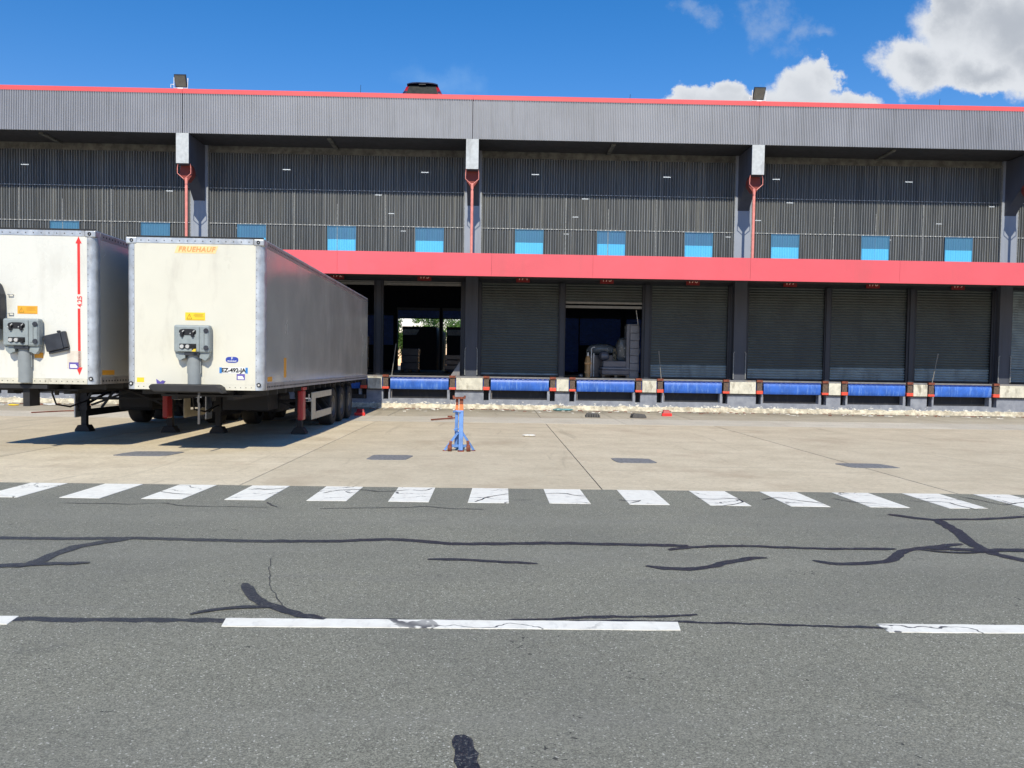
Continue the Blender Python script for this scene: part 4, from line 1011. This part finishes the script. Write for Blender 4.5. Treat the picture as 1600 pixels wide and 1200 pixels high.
# ------------------------------------------------------------------ car on the roof deck
def car():
    t = thing('parked_car', 'dark blue hatchback parked on the roof, only its rear window and spoiler showing', 'car', (-3.02, 32.6, 11.2))
    sec = [  # y, half width low, z low, belt half width, belt z, roof half width, roof z
        (0.02, .70, .35, .80, .90, .62, .95), (.06, .76, .30, .82, .95, .66, 1.10), (.22, .80, .25, .83, .96, .58, 1.38), (.42, .82, .22, .84, .96, .57, 1.44),
        (1.6, .83, .22, .84, .95, .58, 1.47), (2.3, .83, .22, .84, .94, .56, 1.42), (2.95, .82, .22, .83, .92, .60, 1.02), (3.6, .80, .22, .80, .85, .55, .90), (3.9, .70, .3, .72, .65, .5, .72)]
    mb = MB(); n = 10
    for (y, lw, lz, bw, bz, rw, rz_) in sec:
        mb.v += [(-lw, y, lz), (-bw, y, (lz+bz)/2), (-bw+.01, y, bz), (-rw-.05, y, rz_-.06), (-rw+.08, y, rz_), (rw-.08, y, rz_), (rw+.05, y, rz_-.06), (bw-.01, y, bz), (bw, y, (lz+bz)/2), (lw, y, lz)]
    for k in range(len(sec)-1):
        for j in range(n): mb.f.append((k*n+j, k*n+(j+1) % n, (k+1)*n+(j+1) % n, (k+1)*n+j))
    mb.f.append(tuple(range(n))); mb.f.append(tuple((len(sec)-1)*n+j for j in reversed(range(n))))
    mb.build('body', M['carpaint'], t, smooth=True)
    # rear window, lamps, spoiler
    MB().hexa([(-.62, .00, .98), (.62, .00, .98), (.62, .09, .98), (-.62, .09, .98), (-.51, .145, 1.375), (.51, .145, 1.375), (.51, .26, 1.375), (-.51, .26, 1.375)]).build('rear_window', M['glassd'], t)
    for s in (-1, 1):
        MB().hexa([(s*.63, .0, .92), (s*.80, .06, .92), (s*.80, .2, .92), (s*.63, .09, .92), (s*.52, .14, 1.35), (s*.63, .19, 1.33), (s*.63, .26, 1.33), (s*.52, .24, 1.35)]).build('tail_lamp', M['taillamp'], t)
        MB().quad((s*.835, .7, .98), (s*.835, 2.6, .98), (s*.66, 2.1, 1.36), (s*.66, .7, 1.38)).build('side_window', M['glassd'], t)
    sp = MB(); pr = []
    for k in range(13):
        x = -.60+1.2*k/12; z = 1.46-.05*(x/.6)**4*1.0; y = .02+.06*(x/.6)**4
        sp.v += [(x, y, z-.045), (x, y, z-.005), (x, y+.35, z+.012), (x, y+.35, z-.03)]
        if k:
            q = 4*k
            for j in range(4): sp.f.append((q-4+j, q-4+(j+1) % 4, q+(j+1) % 4, q+j))
    sp.f += [(0, 1, 2, 3), (48, 51, 50, 49)]
    spo = sp.build('spoiler', M['carpaint'], t, smooth=True)
    MB().box(-.13, .13, .04, .06, 1.372, 1.388).build('brake_lamp', M['rim'], t)
    for y in (.65, 3.15):
        for s in (-1, 1):
            w_ = MB().ring((0, y, .30), 'x', [(s*.64, .18), (s*.64, .28), (s*.67, .30), (s*.82, .30), (s*.845, .28), (s*.845, .19)], 20).build('wheel', M['tyre'], t, smooth=True)
            MB().ring((0, y, .30), 'x', [(s*.835, .19), (s*.84, .17), (s*.80, .15), (s*.82, .001)], 18).build('rim', M['rim'], w_, smooth=True)
car()

# ------------------------------------------------------------------ goods inside the open door 175
def lumpy(cx, cy, z0, sx, sy, sz, seed, amp=.12, n=18, m_=12, power=2.6):
    mb = MB()
    for i in range(m_+1):
        ph = -PI/2+PI*i/m_
        for j in range(n):
            th = 2*PI*j/n
            c_, s_ = math.cos(th), math.sin(th); cp, sp_ = math.cos(ph), math.sin(ph)
            e = 2/power; f_ = lambda v: math.copysign(abs(v)**e, v)
            v = Vector((f_(c_)*f_(cp)*sx, f_(s_)*f_(cp)*sy, f_(sp_)*sz))
            d = 1+amp*mn.noise(Vector((v.x*4+seed, v.y*4, v.z*4)))*1.5+amp*.6*mn.noise(Vector((v.x*11+seed, v.y*11, v.z*11)))
            mb.v.append((cx+v.x*d, cy+v.y*d, max(z0, z0+sz+v.z*d)))
    for i in range(m_):
        for j in range(n): mb.f.append((i*n+j, i*n+(j+1) % n, (i+1)*n+(j+1) % n, (i+1)*n+j))
    return mb
def pallet(t, w_, d_):
    for x in (-w_/2+.06, 0, w_/2-.06): MB().box(x-.05, x+.05, -d_/2, d_/2, .022, .115).build('stringer', M['wood'], t)
    for k in range(5):
        y = -d_/2+.05+k*(d_-.1)/4; MB().box(-w_/2, w_/2, y-.045, y+.045, .116, .138).build('board', M['wood'], t)
    for y in (-d_/2+.05, d_/2-.05): MB().box(-w_/2, w_/2, y-.045, y+.045, 0, .021).build('board', M['wood'], t)
z0 = FL+.001
YG = 33.6
t = thing('pallet', 'wooden pallet under the black wrapped load in the doorway of door 175', 'pallet', (4.83, YG, z0)); pallet(t, 1.12, .9)
t = thing('wrapped_load', 'low black stretch wrapped boxes on the pallet in the doorway of door 175', 'wrapped goods', (4.83, YG, z0+.139))
MB().box(-.57, .57, -.44, .44, 0, .20).build('box', M['wrap'], t, bevel=.03)
MB().box(-.56, .56, -.45, .45, .202, .30).build('box', M['wrapg'], t, bevel=.03)
MB().box(-.52, .46, -.40, .42, .302, .56).build('box', M['wrap'], t, bevel=.03)
lo = lumpy(0, 0, .562, .20, .25, .20, 3); lo.v = [(x-.42, y+.1, z) for x, y, z in lo.v]; lo.build('wrapped_bundle', M['wrap'], t, smooth=True)
o = lumpy(0, 0, 0, .62, .42, .23, 9, .12).build('wrapped_bundle', M['plastic'], None, smooth=True, loc=(4.42, YG+.95, z0+.95)); tagt(o, 'crumpled clear plastic bundle lying on the stack behind the pallet', 'bundle')
o = MB().box(-.62, .62, -.40, .42, 0, .95).build('wrapped_crate', M['wrap'], None, bevel=.03, loc=(4.42, YG+.95, z0)); tagt(o, 'dark wrapped crate behind the low pallet load', 'crate')
o = lumpy(0, 0, 0, .27, .30, .47, 21, .16).build('plastic_bag', M['plastic'], None, smooth=True, loc=(5.18, YG+.12, z0+.70)); tagt(o, 'shiny crumpled plastic bag on top of the low pallet load', 'plastic bag')
o = MB().box(-.13, .13, -.15, .15, 0, .62).build('patterned_box', M['cardp'], None, loc=(4.98, YG+.62, z0+.60)); tagt(o, 'small brown printed box between the plastic bundle and the bag', 'box')
MB().box(-.3, .3, -.05, .3, 0, .598).build('wrapped_carton', M['wrap'], None, loc=(5.25, YG+.72, z0)); tagt(bpy.data.objects['wrapped_carton'], 'dark carton standing under the printed box', 'carton')
t = thing('tall_wrapped_stack', 'tall narrow stack wrapped in grey film beside the pallet, right side of door 175', 'wrapped goods', (5.50, YG-.15, z0))
for k in range(7):
    dz = 2.13/7; MB().box(-.12+random.uniform(-.008, .008), .26+random.uniform(-.008, .008), -.3, .3, k*dz+.002, (k+1)*dz-.004).build('layer', M['wrapg'], t, bevel=.015)
MB().box(-.26, -.13, -.28, .32, 0, 2.15).build('dark_panel', M['wrap'], t, bevel=.01)
MB().box(-.24, .24, -.30, .30, 2.131, 2.17).build('cover', M['wrap'], t)
t = thing('hand_truck', 'ochre hand truck frame with a cylinder standing left of the pallet', 'hand truck', (3.75, YG-.1, z0))
MB().tube([(.12, 0, .05), (.12, 0, 1.18), (.17, 0, 1.24), (.26, 0, 1.24)], .022, 8).tube([(.22, 0, .05), (.22, 0, 1.0)], .02, 8).build('frame', M['chrome'], t)
MB().tube([(-.02, 0, 0), (-.02, 0, .72), (-.02, 0, .78), (-.02, 0, .88)], [.12, .12, .10, .05], 16).build('cylinder', M['gold'], t, smooth=True)
MB().box(-.15, .11, -.14, .14, .55, .62).box(-.15, .11, -.14, .14, .2, .25).build('strap', M['gold'], t)
MB().tube([(-.02, 0, .88), (-.02, 0, 1.02)], .045, 10).build('valve', M['chrome'], t)
o = lumpy(0, 0, 0, .10, .1, .07, 31, .2).build('small_bag', M['plastic'], None, smooth=True, loc=(3.42, YG-.1, z0)); tagt(o, 'small pale plastic bag on the floor left of the hand truck', 'bag')
for (x, z, r) in ((5.93, 1.18, .07), (5.95, .98, .09)):
    pass
t = thing('cable_bunch', 'pale loose cable hanging by the right jamb of door 175', 'cable', (5.62, 33.25, z0))
MB().tube([(0, 0, 2.75), (.04, 0, 2.5), (.10, 0, 2.1), (.13, 0, 1.6), (.12, 0, 1.2)], .015, 6).build('cord', M['chrome'], t)
lumpy(.12, 0, .98, .06, .06, .12, 5, .25).build('knot', M['white'], t, smooth=True)
# clutter deep inside behind doors 172 and 173
cl = [(-4.75, 46, 1.0, 1.0, 1.3), (-2.3, 47, 1.2, 1.0, 1.0), (-7.4, 44, 1.2, 1.2, 1.9), (2.85, 40, .9, .9, 1.3)]
labs = ['dark wrapped pallet load deep inside at the left of the open doorway', 'low dark load deep inside in the middle of the open doorway', 'tall dark load inside behind the right trailer', 'dark rounded load inside at the left jamb of the half open door']
for (x, y, w_, d_, h_), lb in zip(cl, labs):
    t = thing('wrapped_load', lb, 'wrapped goods', (x, y, z0)); pallet(t, w_, d_)
    for k in range(3):
        hh = (h_-.14)/3; MB().box(-w_/2+random.uniform(0, .06), w_/2-random.uniform(0, .06), -d_/2, d_/2, .139+k*hh+.001, .139+(k+1)*hh-.004).build('carton', M['wrap'], t, bevel=.03)

# ------------------------------------------------------------------ behind the hall
def docked(x, lab):
    t = thing('docked_trailer', lab, 'trailer', (x, 63.6, 0), 0, 'trailers docked behind the hall')
    MB().box(-1.3, 1.3, 0, 12, 1.2, 4.58).build('cargo_box', M['black'], t)
    MB().prism([(-1.25, 3.93), (-.25, 3.93), (.0, 4.36), (-1.25, 4.36)], -.04, -.001, 'y').build('rear_header', M['cream'], t)
    for y in (8.3, 9.6): 
        for s in (-1, 1): MB().ring((s*1.0, y, .5), 'x', [(-.15, .2), (-.15, .5), (.15, .5), (.15, .2)], 18).build('wheel', M['tyre'], t)
    MB().box(-.6, .6, .3, 11.5, .9, 1.198).build('chassis', M['black'], t)
    MB().box(-.9, -.75, 2.5, 2.7, 0, 1.19).box(.75, .9, 2.5, 2.7, 0, 1.19).build('landing_leg', M['black'], t)
docked(-5.88, 'dark box trailer with pale header seen through the left far door'); docked(-2.5, 'dark box trailer with pale header seen through the right far door')
def tree(x, y, h, r, seed, lab):
    rnd = random.Random(seed)
    t = thing('leafy_tree', lab, 'tree', (x, y, -.1), 0, 'trees behind the hall')
    mb = MB().tube([(0, 0, 0), (.1, 0, h*.3), (0, .1, h*.6)], [.22, .15, .08], 8)
    for k in range(6):
        a = rnd.random()*6.3; mb.tube([(.05, 0, h*(.3+.05*k)), (math.cos(a)*r*.5, math.sin(a)*r*.5, h*(.5+.06*k))], [.07, .02], 6)
    mb.build('trunk', M['bark'], t, smooth=True)
    cr = MB(); cl_ = [(rnd.gauss(0, .45)*r, rnd.gauss(0, .45)*r, h*.62+rnd.gauss(0, .16)*h, rnd.uniform(.35, .8)) for _ in range(34)]
    for (cx, cy, cz, cr_) in cl_:
        for _ in range(130):
            d = Vector((rnd.gauss(0, 1), rnd.gauss(0, 1), rnd.gauss(0, .8))).normalized()*cr_*rnd.uniform(.6, 1.1)
            p = Vector((cx, cy, cz))+d; s_ = rnd.uniform(.05, .11)
            a_ = Vector((rnd.gauss(0, 1), rnd.gauss(0, 1), rnd.gauss(0, 1))).normalized(); b_ = a_.orthogonal().normalized()
            cr.quad(p-a_*s_*1.5, p-b_*s_*.6, p+a_*s_*1.5, p+b_*s_*.6)
    cr.build('crown', M['leaf'], t)
for i, (x, y, h, r) in enumerate(((-12.5, 84, 8.6, 2.6), (-9.0, 82, 7.6, 2.2), (-5.9, 86, 8.4, 2.4), (-3.0, 83, 7.4, 2.0), (.4, 85, 8.2, 2.4))):
    tree(x, y, h, r, 40+i, ['sunlit leafy tree at the left end of the row seen through the hall', 'lower leafy tree seen through the left far door', 'taller leafy tree between the two far doors', 'low leafy tree seen through the right far door', 'leafy tree at the right end of the row seen through the hall'][i])

# ------------------------------------------------------------------ small things on the apron
def on_ground(px, py): p = ground(px, py); return (p.x, p.y, .001)
for (px, py, lab, sc_) in ((926, 652, 'dark grooved rubber wheel chock, left one of the pair by the dock', 1.0), (997, 653, 'smooth dark rubber wheel chock, right one of the pair by the dock', 1.05)):
    t = thing('wheel_chock', lab, 'wheel chock', on_ground(px, py), .15 if px > 950 else -.05, 'rubber wheel chocks')
    MB().prism([(-.25, 0), (.25, 0), (.24, .07), (.18, .13), (-.12, .15), (-.21, .12)], -.14*sc_, .14*sc_, 'y').build('wedge', M['rim'], t, bevel=.01)
    if px < 950:
        for k in range(5): MB().box(-.15+k*.08, -.12+k*.08, -.146, -.1415, .01, .11).build('groove', M['black'], t)
    MB().tube([(-.235, -.05, .06), (-.26, -.05, .06)], .03, 8).build('end_ring', M['black'], t)
for (px, py, lab) in ((563, 649, 'red chock with pale top in the shade edge behind the trailer'), (1041, 650, 'red chock standing alone below door 176')):
    t = thing('red_chock', lab, 'wheel chock', on_ground(px, py), 0, 'red chocks near the dock')
    MB().hexa([(-.16, -.13, 0), (.16, -.13, 0), (.16, .13, 0), (-.16, .13, 0), (-.10, -.02, .21), (.10, -.02, .21), (.10, .10, .21), (-.10, .10, .21)]).build('wedge', M['redplastic'], t, bevel=.01)
    MB().box(-.17, .17, -.14, -.131, .0, .10).build('front_lip', M['redprint'], t)
c0, c1 = ground(674, 657), ground(712, 655)
o = MB().bar((0, 0, .03), (c1.x-c0.x, c1.y-c0.y, .05), .05, .04).box(c1.x-c0.x-.25, c1.x-c0.x-.1, c1.y-c0.y-.04, c1.y-c0.y+.04, .065, .11).build('steel_bar', M['rust'], None, loc=(c0.x, c0.y, -.005)); tagt(o, 'rusty steel bar lying on the concrete left of the axle stand', 'steel bar')
c0, c1 = ground(49, 645.5), ground(125, 642.5)
o = MB().tube([(0, 0, .02), ((c1.x-c0.x)*.5, (c1.y-c0.y)*.7, .02), (c1.x-c0.x, c1.y-c0.y, .02)], .018, 6).build('thin_rod', M['rust'], None, loc=(c0.x, c0.y, 0)); tagt(o, 'thin dark rod lying on the ground under the left trailer', 'rod')
# litter along the wall
mb = MB()
for _ in range(240):
    x = random.uniform(-21, 24); y = 31.75-abs(random.gauss(0, .9)); s_ = random.uniform(.02, .09)*(1.6 if random.random() < .15 else 1)
    a = random.random()*6.3; h_ = random.uniform(.004, .04)
    p = [(x+s_*math.cos(a+k*PI/2)*random.uniform(.6, 1.5), y+s_*math.sin(a+k*PI/2)*random.uniform(.6, 1.5)) for k in range(4)]
    mb.hexa([(*q, .001) for q in p]+[(q[0]*1, q[1], .001+h_*random.uniform(.4, 1)) for q in p])
mb.build('litter', M['papers'], None, kind='stuff', label='scraps of paper and plastic strewn along the foot of the dock wall', category='litter')
mb = MB()
for _ in range(160):
    x = random.uniform(-21, 24); y = 31.8-abs(random.gauss(0, .5)); s_ = random.uniform(.02, .07)
    a = random.random()*6.3
    p = [(x+s_*math.cos(a+k*PI/2)*random.uniform(.6, 2.2), y+s_*math.sin(a+k*PI/2)*random.uniform(.6, 1.2)) for k in range(4)]
    mb.hexa([(*q, .001) for q in p]+[(q[0], q[1], .02) for q in p])
mb.build('dirt_crumbs', M['rust'], None, kind='stuff', label='brown leaves and dirt crumbs along the foot of the dock wall', category='debris')
def sheetlump(px, py, sx, sy, sz, mat, seed, lab, cat, name):
    o = lumpy(0, 0, 0, sx, sy, sz, seed, .35, 22, 8, 2.0).build(name, mat, None, smooth=False, loc=on_ground(px, py)); tagt(o, lab, cat); return o
sheetlump(1400, 642, .75, .30, .10, M['cream'], 2, 'heap of cream plastic sheeting against the dock wall below door 178', 'plastic sheet', 'plastic_sheet')
sheetlump(1445, 643, .40, .22, .05, M['papers'], 6, 'torn pale paper heap just right of the plastic sheeting', 'paper', 'paper_heap')
sheetlump(878, 642, .38, .16, .05, M['teal'], 4, 'crumpled teal bag on the ground below door 175', 'bag', 'crumpled_bag')
sheetlump(826, 682, .14, .1, .03, M['papers'], 8, 'small white paper scrap on the concrete right of the axle stand', 'paper', 'paper_scrap')
sheetlump(22, 634, .18, .07, .03, M['yellow'], 12, 'flattened yellow wrapper on the ground under the left trailer', 'wrapper', 'flat_wrapper')
sheetlump(80, 633, .30, .10, .03, M['white'], 14, 'white plastic scrap beside the rod under the left trailer', 'plastic scrap', 'plastic_scrap')
# lever rods standing on the dock edge
for (xa, za, xb, zb_, lab) in ((-4.05, 1.26, -3.9, 2.48, 'thin rod leaning right at the left edge of the fully open doorway'), (6.5, 1.26, 6.38, 2.36, 'thin rod leaning left before the closed shutter beside the pallet doorway'), (17.25, 1.26, 17.45, 2.42, 'thin rod leaning right before the last shutter near the right edge')):
    o = MB().tube([(0, 0, 0), ((xb-xa)*.5, .0, (zb_-za)*.5), (xb-xa, 0, zb_-za)], [.018, .014, .02], 8).box(-.03, .03, -.03, .03, -.006, .02).build('lever_rod', M['bar'], None, loc=(xa, Yd+.3, za)); tagt(o, lab, 'rod', 'lever rods on the dock')
